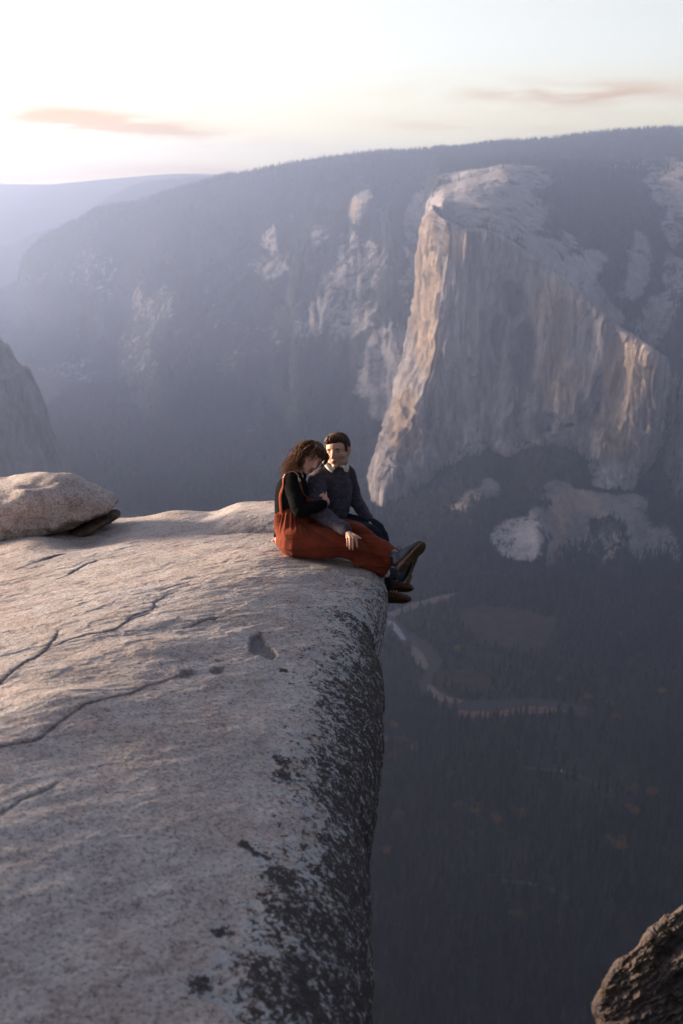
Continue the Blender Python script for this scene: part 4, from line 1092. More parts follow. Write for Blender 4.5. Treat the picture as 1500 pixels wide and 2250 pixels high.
def shrubs():
    rng = np.random.default_rng(5)
    ml = simple_mat('shrub_leaves', (0.035, 0.040, 0.020), 0.95, 0.1, 0.5, 3.0)
    for (u, v, r, where) in [(1462, 2092, 0.55, 'largest dark shrub on the crag, below its highest shoulder'), (1430, 2072, 0.32, 'small shrub perched on the crag skyline above the largest one'),
                             (1462, 2050, 0.35, 'dark shrub at the top of the crag near the right edge'), (1398, 2130, 0.30, 'low shrub left of centre on the crag'),
                             (1430, 2126, 0.30, 'rounded shrub in a hollow in the middle of the crag'), (1365, 2142, 0.32, 'shrub clinging to the left skyline of the crag'), (1486, 2140, 0.5, 'brownish shrub in the gully at the right edge of the crag'), (1478, 2200, 0.55, 'lowest shrub in the dark gully of the crag')]:
        p = crag_at(u, v)
        n = 420; V = []; F = []
        for i in range(n):
            d = rng.normal(0, 1, 3); d /= np.linalg.norm(d); d[2] = abs(d[2])*0.8
            c = d*r*rng.uniform(0.3, 1.05)*np.array([1.1, 1.0, 0.9]); s = rng.uniform(0.03, 0.07)
            a = rng.normal(0, 1, 3); a /= np.linalg.norm(a); bb = np.cross(a, rng.normal(0, 1, 3)); bb /= np.linalg.norm(bb)
            k = len(V); V += [c-a*s, c+bb*s*.6, c+a*s, c-bb*s*.6]; F.append((k, k+1, k+2, k+3))
        e = empty('shrub', tuple(p), where, 'shrub', 'shrubs on the crag')
        o = bpy.data.objects.new('foliage', raw_mesh('foliage', V, F, False)); COL.objects.link(o); o.data.materials.append(ml); o.parent = e
        Vt = []; Ft = []
        for q in range(6):
            a = q*1.05; tip = np.array([math.cos(a)*r*0.7, math.sin(a)*r*0.7, r*0.6]); k = len(Vt)
            for j in range(3): Vt.append(np.array([0.02*math.cos(j*2.1), 0.02*math.sin(j*2.1), -0.1]))
            for j in range(3): Vt.append(tip+0.006*np.array([math.cos(j*2.1), math.sin(j*2.1), 0]))
            for j in range(3): Ft.append((k+j, k+(j+1) % 3, k+3+(j+1) % 3, k+3+j))
        o = bpy.data.objects.new('stem', raw_mesh('stem', Vt, Ft)); COL.objects.link(o); o.data.materials.append(M_BARK); o.parent = e
shrubs()
# ------------------------------------------------------------------ people
IX = np.array([1.0, 0, 0]); IU = np.array([0, SP, CP]); IT = np.array([0, -CP, SP])     # picture right, up, towards camera
def K(u, v, D): return PD(float(u), float(v), float(D))
def idir(a, b, c):
    d = a*IX+b*IU+c*IT; return d/np.linalg.norm(d)
def unit(a): return a/np.linalg.norm(a)

class Blob:
    """collects overlapping rounded volumes, then fuses them to one smooth skin"""
    def __init__(s): s.V = []; s.F = []; s.n = 0
    def _add(s, V, F):
        s.V.append(V); s.F += [tuple(i+s.n for i in f) for f in F]; s.n += len(V)
    def ell(s, c, r, R=None, seg=20):
        a = np.linspace(0, math.pi, seg//2+1); b = np.linspace(0, 2*math.pi, seg, endpoint=False)
        V = [(0, 0, 1)]
        for t in a[1:-1]:
            for p in b: V.append((math.sin(t)*math.cos(p), math.sin(t)*math.sin(p), math.cos(t)))
        V.append((0, 0, -1)); V = np.array(V)*np.array(r)
        if R is not None: V = V@np.asarray(R).T
        F = []; k = len(a)-2
        for j in range(seg): F.append((0, 1+j, 1+(j+1) % seg))
        for i in range(k-1):
            for j in range(seg): F.append((1+i*seg+j, 1+(i+1)*seg+j, 1+(i+1)*seg+(j+1) % seg, 1+i*seg+(j+1) % seg))
        e = len(V)-1
        for j in range(seg): F.append((e, 1+(k-1)*seg+(j+1) % seg, 1+(k-1)*seg+j))
        s._add(V+np.asarray(c), F); return s
    def tube(s, pts, rad, rad2=None, up=None, smooth=4, seg=18, caps=True):
        """swept tube; rad across, rad2 along 'up' (defaults equal); rounded ends"""
        pts = np.array(pts, float); rad = np.array(rad, float); rad2 = rad if rad2 is None else np.array(rad2, float)
        n = (len(pts)-1)*smooth+1
        if len(pts) > 2: C = crom(pts, n)
        else: C = pts[0]+(pts[1]-pts[0])*np.linspace(0, 1, n)[:, None]
        q = np.linspace(0, 1, n); q0 = np.linspace(0, 1, len(pts))
        r1 = np.interp(q, q0, rad); r2 = np.interp(q, q0, rad2)
        T = np.gradient(C, axis=0); T /= np.linalg.norm(T, axis=1)[:, None]
        if caps:
            A = [C[0]-T[0]*r1[0]*f for f in (0.98, 0.8, 0.45)]; B = [C[-1]+T[-1]*r1[-1]*f for f in (0.45, 0.8, 0.98)]
            sc = [0.2, 0.6, 0.89]
            C = np.concatenate([A, C, B]); T = np.concatenate([[T[0]]*3, T, [T[-1]]*3])
            r1 = np.concatenate([r1[0]*np.array(sc), r1, r1[-1]*np.array(sc[::-1])]); r2 = np.concatenate([r2[0]*np.array(sc), r2, r2[-1]*np.array(sc[::-1])])
        u0 = np.array(up, float) if up is not None else np.array([0.13, 0.31, 0.94])
        V = []
        b = np.linspace(0, 2*math.pi, seg, endpoint=False)
        for c, t, x, y in zip(C, T, r1, r2):
            w_ = u0-t*(u0@t); w_ /= np.linalg.norm(w_)+1e-9; v_ = np.cross(t, w_)
            V += [c+v_*x*math.cos(a)+w_*y*math.sin(a) for a in b]
        F = []
        for i in range(len(C)-1):
            for j in range(seg): F.append((i*seg+j, i*seg+(j+1) % seg, (i+1)*seg+(j+1) % seg, (i+1)*seg+j))
        F.append(tuple(range(seg))[::-1]); F.append(tuple((len(C)-1)*seg+j for j in range(seg)))
        s._add(np.array(V), F); return s
    def build(s, name, mat, parent, voxel=0.006, smooth=6, fac=0.5, disp=None, cols=None, fuse=True, relax=None):
        me = bpy.data.meshes.new(name)
        me.from_pydata(np.concatenate(s.V).tolist(), [], s.F); me.update()
        o = bpy.data.objects.new(name, me); COL.objects.link(o)
        if fuse:
            m = o.modifiers.new('r', 'REMESH'); m.mode = 'VOXEL'; m.voxel_size = voxel; m.use_smooth_shade = True
        if smooth:
            m = o.modifiers.new('s', 'SMOOTH'); m.factor = fac; m.iterations = smooth
        dg = bpy.context.evaluated_depsgraph_get(); dg.update()
        ev = bpy.data.meshes.new_from_object(o.evaluated_get(dg))
        bpy.data.objects.remove(o); bpy.data.meshes.remove(me)
        ev.name = name
        n = len(ev.vertices); V = np.empty(n*3, np.float32); ev.vertices.foreach_get('co', V); V = V.reshape(-1, 3).astype(float)
        if relax is not None:
            mk = relax(V)[:, None]; ne = len(ev.edges); E = np.empty(ne*2, np.int32); ev.edges.foreach_get('vertices', E); E = E.reshape(-1, 2)
            deg = np.bincount(E.ravel(), minlength=n)[:, None].clip(1)
            for it in range(9):
                S = np.stack([np.bincount(E[:, 0], V[E[:, 1], a_], n)+np.bincount(E[:, 1], V[E[:, 0], a_], n) for a_ in range(3)], 1)
                V = V+(S/deg-V)*0.5*mk
            ev.vertices.foreach_set('co', V.astype(np.float32).ravel()); ev.update()
        if disp is not None:
            N = np.empty(n*3, np.float32); ev.vertices.foreach_get('normal', N); N = N.reshape(-1, 3)
            V = V+N*disp(V, N)[:, None]; ev.vertices.foreach_set('co', V.astype(np.float32).ravel())
        if cols is not None:
            c = np.ones((n, 4), np.float32); c[:, :3] = cols(V)
            at = ev.attributes.new('tone', 'FLOAT_COLOR', 'POINT'); at.data.foreach_set('color', c.ravel())
        ev.polygons.foreach_set('use_smooth', np.ones(len(ev.polygons), bool)); ev.update()
        return link(name, ev, mat, parent)

def skin_mat(name):
    M, t, b = new_mat(name, 0.52, 0.35)
    c = t.mix(1.0, t.attr('tone', 'Color'), t.mix(t.maprange(t.noise(t.obj(), 60, 4, 0.6), 0.3, 0.7), (0.9, 0.87, 0.87), (1.06, 1.04, 1.02)), 'MULTIPLY')
    t.l.new(c, b.inputs['Base Color'])
    b.inputs['Subsurface Weight'].default_value = 0.12; b.inputs['Subsurface Radius'].default_value = (0.012, 0.004, 0.002); b.inputs['Subsurface Scale'].default_value = 0.6
    return M
M_SKIN = skin_mat('skin')
M_BLACK = simple_mat('black_jersey', (0.007, 0.007, 0.008), 0.95, 0.04, 0.3, 300, 0.3, 500)
M_LEATHER = simple_mat('tan_leather', (0.42, 0.24, 0.13), 0.6, 0.3, 0.2, 90)
M_METAL = simple_mat('brass_buckle', (0.75, 0.62, 0.45), 0.3, 0.5, 0.1, 90, metal=0.8)
M_JEAN = simple_mat('dark_denim', (0.014, 0.017, 0.028), 0.9, 0.12, 0.35, 240, 0.35, 600)
M_BOOT = simple_mat('navy_leather', (0.018, 0.024, 0.040), 0.38, 0.5, 0.4, 25, 0.25, 60)
M_SOLE = simple_mat('gum_sole', (0.10, 0.062, 0.036), 0.75, 0.25, 0.25, 60)
M_BROWN = simple_mat('brown_suede', (0.085, 0.038, 0.020), 0.7, 0.25, 0.35, 70, 0.4, 300)
M_DSOLE = simple_mat('dark_sole', (0.030, 0.018, 0.013), 0.7, 0.3, 0.2, 60)
M_SOCK = simple_mat('pale_sock', (0.55, 0.50, 0.58), 0.95, 0.1, 0.1, 200)
M_LACE = simple_mat('dark_lace', (0.015, 0.015, 0.02), 0.8, 0.2, 0.2, 100)
M_COLLAR = simple_mat('cream_cotton', (0.72, 0.66, 0.55), 0.9, 0.15, 0.06, 80, 0.15, 400)
M_EYE = simple_mat('eye_white', (0.34, 0.29, 0.27), 0.2, 0.5, 0.05, 30)
M_IRIS = simple_mat('iris', (0.03, 0.02, 0.014), 0.15, 0.6, 0.2, 300)

def rust_mat():
    M, t, b = new_mat('rust_linen', 0.9, 0.12)
    o = t.obj(); n = t.noise(o, 14, 5, 0.6); f = t.noise(o, 420, 2, 0.5)
    c = t.mix(t.maprange(n, 0.35, 0.65), (0.120, 0.024, 0.012), (0.180, 0.037, 0.016))
    c = t.mix(t.maprange(f, 0.4, 0.7, 0, 0.35), c, (0.12, 0.028, 0.014))
    t.l.new(c, b.inputs['Base Color']); b.inputs['Sheen Weight'].default_value = 0.03
    t.l.new(t.add('ShaderNodeBump', inp={'Strength': 0.35, 'Distance': 0.006, 'Height': t.noise(t.mapping(o, scale=(1, 2, 2)), 40, 4, 0.6)}).outputs[0], b.inputs['Normal'])
    return M
M_RUST = rust_mat()
def knit_mat():
    M, t, b = new_mat('marled_wool', 0.95, 0.1)
    o = t.obj()
    n = t.noise(t.mapping(o, scale=(1, 1, 2.2)), 150, 3, 0.7); n2 = t.noise(o, 28, 5, 0.65)
    c = t.mix(t.maprange(n, 0.42, 0.60), (0.018, 0.017, 0.031), (0.115, 0.096, 0.122))
    c = t.mix(t.maprange(n2, 0.4, 0.62), c, t.mix(1.0, c, (0.55, 0.55, 0.65), 'MULTIPLY'))
    t.l.new(c, b.inputs['Base Color']); b.inputs['Sheen Weight'].default_value = 0.12; b.inputs['Sheen Roughness'].default_value = 0.6
    h = t.math('ADD', n, t.math('MULTIPLY', t.noise(t.mapping(o, scale=(3, 3, 1)), 90, 2), 0.6))
    t.l.new(t.add('ShaderNodeBump', inp={'Strength': 0.8, 'Distance': 0.005, 'Height': h}).outputs[0], b.inputs['Normal'])
    return M
M_KNIT = knit_mat()
def hair_mat(name, a, b_):
    M, t, b = new_mat(name, 0.6, 0.35)
    o = t.obj(); n = t.noise(o, 45, 4, 0.6)
    c = t.mix(t.maprange(n, 0.35, 0.65), a, b_)
    t.l.new(c, b.inputs['Base Color'])
    b.inputs['Sheen Weight'].default_value = 0.25; b.inputs['Sheen Tint'].default_value = (1, 0.6, 0.35, 1)
    # thin hair lets the low sun glow through it
    tr = t.add('ShaderNodeBsdfTranslucent', inp={'Color': t.mix(1.0, c, (4.5, 3.1, 1.9), 'MULTIPLY')})
    mx = t.add('ShaderNodeMixShader'); mx.inputs[0].default_value = 0.35
    out = [q for q in t.n if q.type == 'OUTPUT_MATERIAL'][0]
    t.l.new(b.outputs[0], mx.inputs[1]); t.l.new(tr.outputs[0], mx.inputs[2]); t.l.new(mx.outputs[0], out.inputs[0])
    return M
M_HAIRW = hair_mat('chestnut_hair', (0.040, 0.022, 0.012), (0.13, 0.072, 0.034))
M_HAIRM = hair_mat('dark_brown_hair', (0.020, 0.011, 0.007), (0.055, 0.028, 0.015))

# ---- heads -------------------------------------------------------
class Head:
    def __init__(s, c, up, fwd, k=1.0, fem=False):
        s.c = np.asarray(c, float); s.z = unit(up); f = fwd-s.z*(fwd@s.z); s.y = unit(f); s.x = np.cross(s.y, s.z)
        s.R = np.stack([s.x, s.y, s.z], 1); s.k = k; s.fem = fem
    def w(s, p): return s.c+s.R@(np.asarray(p, float)*s.k)
    def loc(s, V): return ((V-s.c)@s.R)/s.k
    def volumes(s, B):
        k = s.k; E = lambda c, r: B.ell(s.w(c), np.array(r)*k, s.R, 24)
        j = 0.90 if s.fem else 1.10
        E((0, -.014, .036), (.074, .096, .083)); E((0, .030, .030), (.064, .060, .062))
        E((0, .030, -.020), (.061, .060, .072)); E((0, .034, -.066), (.048*j, .050, .046)); E((0, .072, -.096), (.021*j, .018, .017))
        for sx_ in (-1, 1):
            E((sx_*.039, .050, -.024), (.024, .026, .024)); E((sx_*.046*j, .010, -.064), (.019, .036, .034)); E((sx_*.036*j, .036, -.070), (.020, .030, .026)); E((sx_*.050, .012, -.030), (.020, .034, .040))
            E((sx_*.075, -.008, -.004), (.009, .020, .031)); E((sx_*.080, -.014, .010), (.010, .012, .016))
            E((sx_*.011, .098, -.034), (.008, .010, .008))
            E((sx_*.030, .077, .021), (.020, .010, .008))
            E((sx_*.031, .066, -.002), (.019, .014, .014))
        B.tube([s.w((0, .086, .012)), s.w((0, .100, -.012)), s.w((0, .110, -.029))], np.array([.008, .0095, .0115])*k, seg=12)
        E((0, .086, -.058), (.021, .012, .006)); E((0, .085, -.067), (.018, .012, .0065)); E((0, .080, -.050), (.014, .010, .012))
    def tone(s, V, base, lips, brow, hairfade=None):
        L = s.loc(V); x, y, z = L[:, 0], L[:, 1], L[:, 2]
        out = np.broadcast_to(np.array(base), V.shape).copy()
        def mixc(f, c): nonlocal out; out = out*(1-f[:, None])+np.array(c)*f[:, None]
        g = lambda cx, cy_, cz, rx, ry, rz: np.clip(1.6-1.6*(((x-cx)/rx)**2+((y-cy_)/ry)**2+((z-cz)/rz)**2), 0, 1)
        front = (y > 0.03)
        for sx_ in (-1, 1):
            mixc(g(sx_*.043, .07, -.030, .026, .04, .022)*0.16*front, np.array(base)*np.array([1.05, .66, .62]))
            mixc(g(sx_*.031, .085, .021, .021, .03, .0055)*0.9*front, brow)
            mixc(g(sx_*.031, .08, .004, .020, .03, .008)*0.5*front, np.array(base)*0.45)
            mixc(g(sx_*.080, -.01, 0, .02, .03, .035)*0.5, np.array(base)*np.array([1.1, .55, .5]))
        mixc(g(0, .1, -.0625, .024, .04, .0085)*0.85*front, lips)
        mixc(g(0, .1, -.0625, .021, .04, .0016)*0.8*front, np.array(lips)*0.4)
        return out
    def eyes(s, parent, look=(0, 0), lid=0.0):
        for sx_ in (-1, 1):
            b = Blob(); b.ell(s.w((sx_*.031, .0722, .0012)), np.array((.0115, .009, .0056 if not lid else .0028))*s.k, s.R, 16)
            e = b.build('eye', M_EYE, parent, smooth=0, fuse=False)
            b = Blob(); b.ell(s.w((sx_*.031+look[0], .0792, .0010+look[1])), np.array((.0052, .0028, .0052 if not lid else .003))*s.k, s.R, 12)
            i = b.build('iris', M_IRIS, e, smooth=0, fuse=False)
            i.matrix_parent_inverse = Matrix.Identity(4); i.parent = e; i.location = (0, 0, 0)

def hand(B, wrist, knuckles, tips, palm_r=0.014, fr=0.0085, thumb=None, bend=None, k=1.0):
    """palm as overlapping volumes from wrist to knuckles, five separate bent fingers"""
    wrist = np.array(wrist); kn = [np.array(p) for p in knuckles]; tp = [np.array(p) for p in tips]
    for p in kn: B.tube([wrist*0.85+p*0.15, wrist*0.4+p*0.6, p], [palm_r*1.05, palm_r*1.0, fr*1.25], seg=10, smooth=2)
    bend = bend if bend is not None else np.zeros(3)
    for i, (a, b) in enumerate(zip(kn, tp)):
        r = fr*(0.86 if i == 0 else 1.0)
        m1 = a+(b-a)*0.42+bend*0.9; m2 = a+(b-a)*0.72+bend*0.8
        B.tube([a, m1, m2, b], [r*1.05, r*0.98, r*0.9, r*0.72], seg=10, smooth=3)
    if thumb is not None:
        t = [np.array(p) for p in thumb]
        B.tube(t, np.linspace(fr*1.6, fr*0.9, len(t)), seg=10, smooth=3)

def surf_snap(o, pts, off):
    from mathutils.bvhtree import BVHTree
    me = o.data; M = o.matrix_basis
    base = Vector(o.parent.location) if o.parent else Vector((0, 0, 0))
    bv = BVHTree.FromPolygons([v.co for v in me.vertices], [p.vertices for p in me.polygons])
    out = []; nor = []
    for p in pts:
        loc, n, i, d = bv.find_nearest(Vector(p))
        out.append(np.array(loc+n*off)); nor.append(np.array(n))
    return np.array(out), np.array(nor)
def ribbon(name, pts, nor, width, thick, mat, parent, n=60):
    C = crom(np.array(pts), n); Nn = crom(np.array(nor), n); Nn /= np.linalg.norm(Nn, axis=1)[:, None]
    T = np.gradient(C, axis=0); T /= np.linalg.norm(T, axis=1)[:, None]
    S = np.cross(T, Nn); S /= np.linalg.norm(S, axis=1)[:, None]
    w = np.interp(np.linspace(0, 1, n), np.linspace(0, 1, len(width)) if hasattr(width, '__len__') else [0, 1], width if hasattr(width, '__len__') else [width, width])[:, None]/2
    ring = np.stack([C-S*w, C-S*w*0.9+Nn*thick, C+S*w*0.9+Nn*thick, C+S*w, C+S*w*0.9-Nn*thick, C-S*w*0.9-Nn*thick], 1)
    me = raw_mesh(name, ring.reshape(-1, 3), grid_faces(n, 6, wrap=True))
    return link(name, me, mat, parent)

def locks(name, paths, r0, mat, parent, seg=5, taper=0.25):
    V = []; F = []; off = 0
    for P, rr in paths:
        n = len(P); T = np.gradient(P, axis=0); T /= np.linalg.norm(T, axis=1)[:, None]+1e-9
        a = np.cross(T, [0.3, 0.5, 0.81]); a /= np.linalg.norm(a, axis=1)[:, None]+1e-9; b = np.cross(T, a)
        s = np.linspace(0, 1, n); r = rr*(0.55+0.45*np.sin(np.pi*np.clip(s*1.3, 0, 1)))*(1-(1-taper)*s**3)
        ang = np.arange(seg)*2*math.pi/seg
        ring = P[:, None]+r[:, None, None]*(a[:, None]*np.cos(ang)[None, :, None]+b[:, None]*np.sin(ang)[None, :, None])
        V.append(ring.reshape(-1, 3)); F.append(grid_faces(n, seg, wrap=True)+off); off += n*seg
    return link(name, raw_mesh(name, np.concatenate(V), np.concatenate(F)), mat, parent)

def foot_sole(name, toe_heel, T, S, N, L, Wd, th, heel, mat, parent, treads=True):
    """shaped sole: outline in the (T,S) plane starting at the heel, thickness along -N (N points up into the shoe)"""
    n = 64; a = np.linspace(0, 1, n)
    def halfw(t):
        return Wd/2*(np.interp(t, [0, .04, .12, .3, .5, .68, .82, .93, .98, 1.0], [0.0, .45, .70, .74, .72, .98, 1.0, .80, .5, 0.0]))
    rows = []
    ts = 0.5-0.5*np.cos(np.linspace(0, math.pi, n))
    V = []
    for t in ts:
        h = halfw(t); k = max(0, (t-0.75)/0.25)**2*0.018*L/0.27
        hb = heel if t < 0.30 else (heel*0.15 if t < 0.48 else 0.0)
        for (s, zz) in ((-1, k), (-1.0, -th-hb+k), (0, -th-hb+k), (1.0, -th-hb+k), (1, k), (0, k+0.002)):
            V.append(np.array(toe_heel)+T*(t*L)+S*(s*h)+N*zz)
    me = raw_mesh(name, V, grid_faces(n, 6, wrap=True), False)
    bm = bmesh.new(); bm.from_mesh(me); bmesh.ops.remove_doubles(bm, verts=bm.verts, dist=0.0005)
    bmesh.ops.holes_fill(bm, edges=[e for e in bm.edges if e.is_boundary], sides=0); bmesh.ops.recalc_face_normals(bm, faces=bm.faces[:])
    if treads:
        for q in range(15):
            t = 0.05+q*0.063
            if 0.30 < t < 0.50: continue
            h = halfw(t)*0.78; hb = heel if t < 0.30 else 0.0; k = max(0, (t-0.75)/0.25)**2*0.018
            c = np.array(toe_heel)+T*(t*L)-N*(th+hb-k+0.001)
            vs = []
            for dt, ds, dn in ((-.004, -1, 0), (.004, -1, 0), (.004, 1, 0), (-.004, 1, 0), (-.003, -1, -.004), (.003, -1, -.004), (.003, 1, -.004), (-.003, 1, -.004)):
                vs.append(bm.verts.new(c+T*dt+S*(ds*h)+N*dn))
            for f in ((4, 5, 6, 7), (0, 1, 5, 4), (1, 2, 6, 5), (2, 3, 7, 6), (3, 0, 4, 7)): bm.faces.new([vs[i] for i in f])
    bm.to_mesh(me); bm.free()
    return link(name, me, mat, parent)

def lace(name, paths, r, mat, parent):
    return locks(name, [(crom(np.array(p), 14), r) for p in paths], r, mat, parent, 6, 0.9)

# =================================================================== the man
def man():
    base = K(728, 1185, 7.42)
    root = empty('person', tuple(base), 'dark-haired man in a marled grey sweater and dark jeans, looking down at the woman', 'person', 'couple sitting on the cliff edge')
    H = Head(K(741, 992, 7.31), idir(-0.10, 1.0, 0.12), idir(-0.30, -0.20, 0.93), 1.06)
    hip = K(722, 1150, 7.44)
    neck = K(738, 1030, 7.36); chest = K(731, 1070, 7.37); waist = K(727, 1115, 7.41)
    Rsh = K(699, 1056, 7.22); Lsh = K(760, 1042, 7.47)
    Rel = K(692, 1118, 7.02); Rwr = K(757, 1163, 6.82)
    Lel = K(777, 1094, 7.50); Lwr = K(806, 1139, 7.38)
    Rk = K(820, 1179, 7.20); Lk = K(825, 1166, 7.36); Rh = K(722, 1155, 7.36); Lh = K(735, 1148, 7.48)
    Ra = K(852, 1296, 7.27); La = K(859, 1276, 7.40)
    axis = unit(Lsh-Rsh)
    # body, one continuous skin
    B = Blob(); H.volumes(B)
    B.tube([H.w((0, -.025, -.05)), H.w((0, -.03, -.11)), neck], [.056, .055, .065], seg=20)
    B.tube([neck, chest, waist, hip], [.10, .14, .115, .12], [.07, .085, .08, .09], up=np.cross(axis, [0, 0, 1.0]))
    B.tube([neck*0.6+Rsh*0.4, Rsh, Rel, Rwr], [.06, .054, .041, .029]); B.tube([neck*0.6+Lsh*0.4, Lsh, Lel, Lwr], [.06, .054, .041, .029])
    B.tube([Rh, Rh*.5+Rk*.5, Rk, Ra], [.07, .066, .048, .032]); B.tube([Lh, Lh*.5+Lk*.5, Lk, La], [.07, .066, .048, .032])
    D0 = 6.755
    hand(B, K(763, 1169, D0+.035), [K(762, 1183, D0), K(768, 1182, D0-.012), K(774.5, 1182, D0-.015), K(781, 1185, D0-.008)],
         [K(761.5, 1200, D0+.008), K(767, 1206, D0-.002), K(773.5, 1207, D0-.004), K(783.5, 1202, D0+.004)], .0145, .0088,
         thumb=[K(769, 1174, D0+.02), K(779, 1177, D0-.005), K(786, 1181, D0-.002), K(790.5, 1183, D0+.01)], bend=IT*0.008)
    hand(B, Lwr, [K(812, 1146, 7.34), K(816, 1147, 7.34), K(819, 1146, 7.36), K(821, 1145, 7.38)], [K(820, 1157, 7.30), K(825, 1156, 7.31), K(828, 1154, 7.33), K(829, 1151, 7.36)], .014, .0085,
         thumb=[Lwr, K(812, 1151, 7.31), K(818, 1158, 7.28)])
    sk = (0.52, 0.31, 0.225)
    def tone(V):
        c = H.tone(V, sk, (0.34, 0.13, 0.11), (0.035, 0.02, 0.015))
        L = H.loc(V); jaw = np.clip(1-((L[:, 2]+.07)/.05)**2, 0, 1)*(L[:, 1] > -.02)*(np.abs(L[:, 2]) < .13)
        c = c*(1-0.16*jaw[:, None]*np.array([1, .9, .8]))
        return c
    body = B.build('body', M_SKIN, root, 0.0032, 3, 0.5, cols=tone, relax=lambda V: sstep(.19, .14, np.linalg.norm(V-H.c, axis=1)))
    H.eyes(root, (-.0025, -.001))
    # dark jeans
    B = Blob(); B.tube([waist*.5+hip*.5, hip, hip+np.array([0, 0, -.03])], [.155, .172, .165], [.115, .132, .13], up=np.cross(axis, [0, 0, 1.0]), seg=26); B.tube([Rh, Rh*0.5+Rk*0.5, Rk, Rk*0.45+Ra*0.55, Ra+(Rk-Ra)*0.06], [.092, .083, .066, .056, .050]); B.tube([Lh, Lh*0.5+Lk*0.5, Lk, Lk*0.45+La*0.55, La+(Lk-La)*0.06], [.092, .083, .066, .056, .050])
    B.build('jeans', M_JEAN, root, 0.007, 5, disp=lambda V, N: fbm(V, (.10, .05, .05), 4, .55, 501, ridge=True)*0.006)
    # belt glint
    # sweater
    B = Blob()
    B.tube([neck+(chest-neck)*0.22, chest, waist, hip+np.array([0, 0, .035])], [.120, .178, .165, .168], [.085, .115, .118, .128], up=np.cross(axis, [0, 0, 1.0]), seg=28)
    B.tube([neck*0.65+Rsh*0.35+np.array([0, 0, -.012]), Rsh, Rsh*0.5+Rel*0.5, Rel, Rel*0.5+Rwr*0.5, Rwr], [.068, .072, .064, .058, .050, .040])
    B.tube([neck*0.65+Lsh*0.35+np.array([0, 0, -.012]), Lsh, Lsh*0.5+Lel*0.5, Lel, Lel*0.5+Lwr*0.5, Lwr], [.066, .068, .058, .052, .046, .040])
    def sd(V, N):
        d = fbm(V, (.22, .12, .06), 4, .55, 511, ridge=True)*0.010+fbm(V, .045, 3, .6, 512)*0.004
        return d
    sw = B.build('sweater', M_KNIT, root, 0.006, 5, disp=sd)
    # ribbed cuff and hem
    for a, b, r in ((Rwr, unit(Rwr-Rel), .041), (Lwr, unit(Lwr-Lel), .038)):
        C = Blob(); C.tube([a-b*.035, a-b*.01, a+b*.012], [r*1.02, r, r*.93], seg=28); C.build('cuff', M_KNIT, sw, 0.005, 2, disp=lambda V, N, b=b: 0.0015*np.sin(np.arctan2((V-a)@unit(np.cross(b, IU)), (V-a)@IU)*26))
    # shirt collar: two pointed wings standing round the neck
    def wing(pts_outer, pts_inner, nm='collar'):
        O = crom(np.array(pts_outer), 24); I = crom(np.array(pts_inner), 24)
        M_ = (O+I)/2; cc = H.w((0, -.02, -.14)); nn = unit(M_.mean(0)-cc)
        P = np.stack([I, M_+nn*.004, O, O+nn*.003, M_+nn*.008, I+nn*.004], 1)
        return link(nm, raw_mesh(nm, P.reshape(-1, 3), grid_faces(24, 6, wrap=True)), M_COLLAR, root)
    wing([K(708, 1014, 7.26), K(713, 1022, 7.215), K(720, 1031, 7.18), K(729.5, 1038.5, 7.165)], [K(711, 1009, 7.28), K(720, 1017, 7.235), K(729, 1025, 7.20), K(738, 1029, 7.20)])
    wing([K(760, 1013, 7.36), K(757, 1018, 7.31), K(755.5, 1024, 7.27), K(755.5, 1031.5, 7.235)], [K(756, 1008, 7.38), K(752, 1014, 7.33), K(749, 1020, 7.28), K(747, 1026, 7.235)])
    B = Blob(); B.tube([H.w((0, -.03, -.115)), neck+(chest-neck)*0.12], [.062, .078], seg=24); B.build('shirt', M_COLLAR, root, 0.006, 3)
    # short hair
    B = Blob(); k = H.k; E = lambda c, r: B.ell(H.w(c), np.array(r)*k, H.R, 28)
    E((0, -.024, .052), (.078, .093, .077)); E((0, -.055, .010), (.074, .066, .070)); E((0, .026, .082), (.062, .060, .040)); E((0.004, .052, .092), (.056, .038, .028)); E((.030, .050, .078), (.034, .036, .026))
    for sx_ in (-1, 1): E((sx_*.066, .000, .040), (.012, .034, .032)); E((sx_*.071, .022, .020), (.008, .012, .026))
    def hd(V, N):
        L = H.loc(V); q = np.stack([L[:, 0]*60+L[:, 2]*20, L[:, 1]*14, L[:, 2]*30], 1)
        return fbm(q, 1.0, 4, .6, 520, ridge=True)*0.006
    hr = B.build('hair', M_HAIRM, root, 0.004, 9, disp=hd)
    rng = np.random.default_rng(31); P = []
    for i in range(700):
        th = rng.uniform(0, 2*math.pi); ph = rng.uniform(-0.15, 1.0)
        n = np.array([math.cos(th)*math.sqrt(1-max(ph, 0)**2)*0.082, math.sin(th)*math.sqrt(1-max(ph, 0)**2)*0.098-.020, .050+ph*.080])
        if n[1] > 0.045 and n[2] < 0.085: continue
        if n[2] < 0.045 and n[1] > 0.02: continue
        ln = .030 if n[2] > .085 else .014
        dirn = unit(np.array([0.5 if n[2] > .08 else 0.1*np.sign(n[0]), -0.8, 0.0 if n[2] > 0.08 else -0.7])); onn = unit((n-np.array([0, -.02, .05]))/np.array([.082, .098, .08])**2); dirn = unit(dirn-onn*(dirn@onn)*1.0)
        out = unit(n-np.array([0, -.02, .03]))
        p = [n*1.0, n+dirn*ln*.5+out*.003, n+dirn*ln+out*.001]
        P.append((crom(np.array([H.w(q) for q in p]), 7), 0.0014))
    locks('hair_strands', P, .002, M_HAIRM, hr, 4)
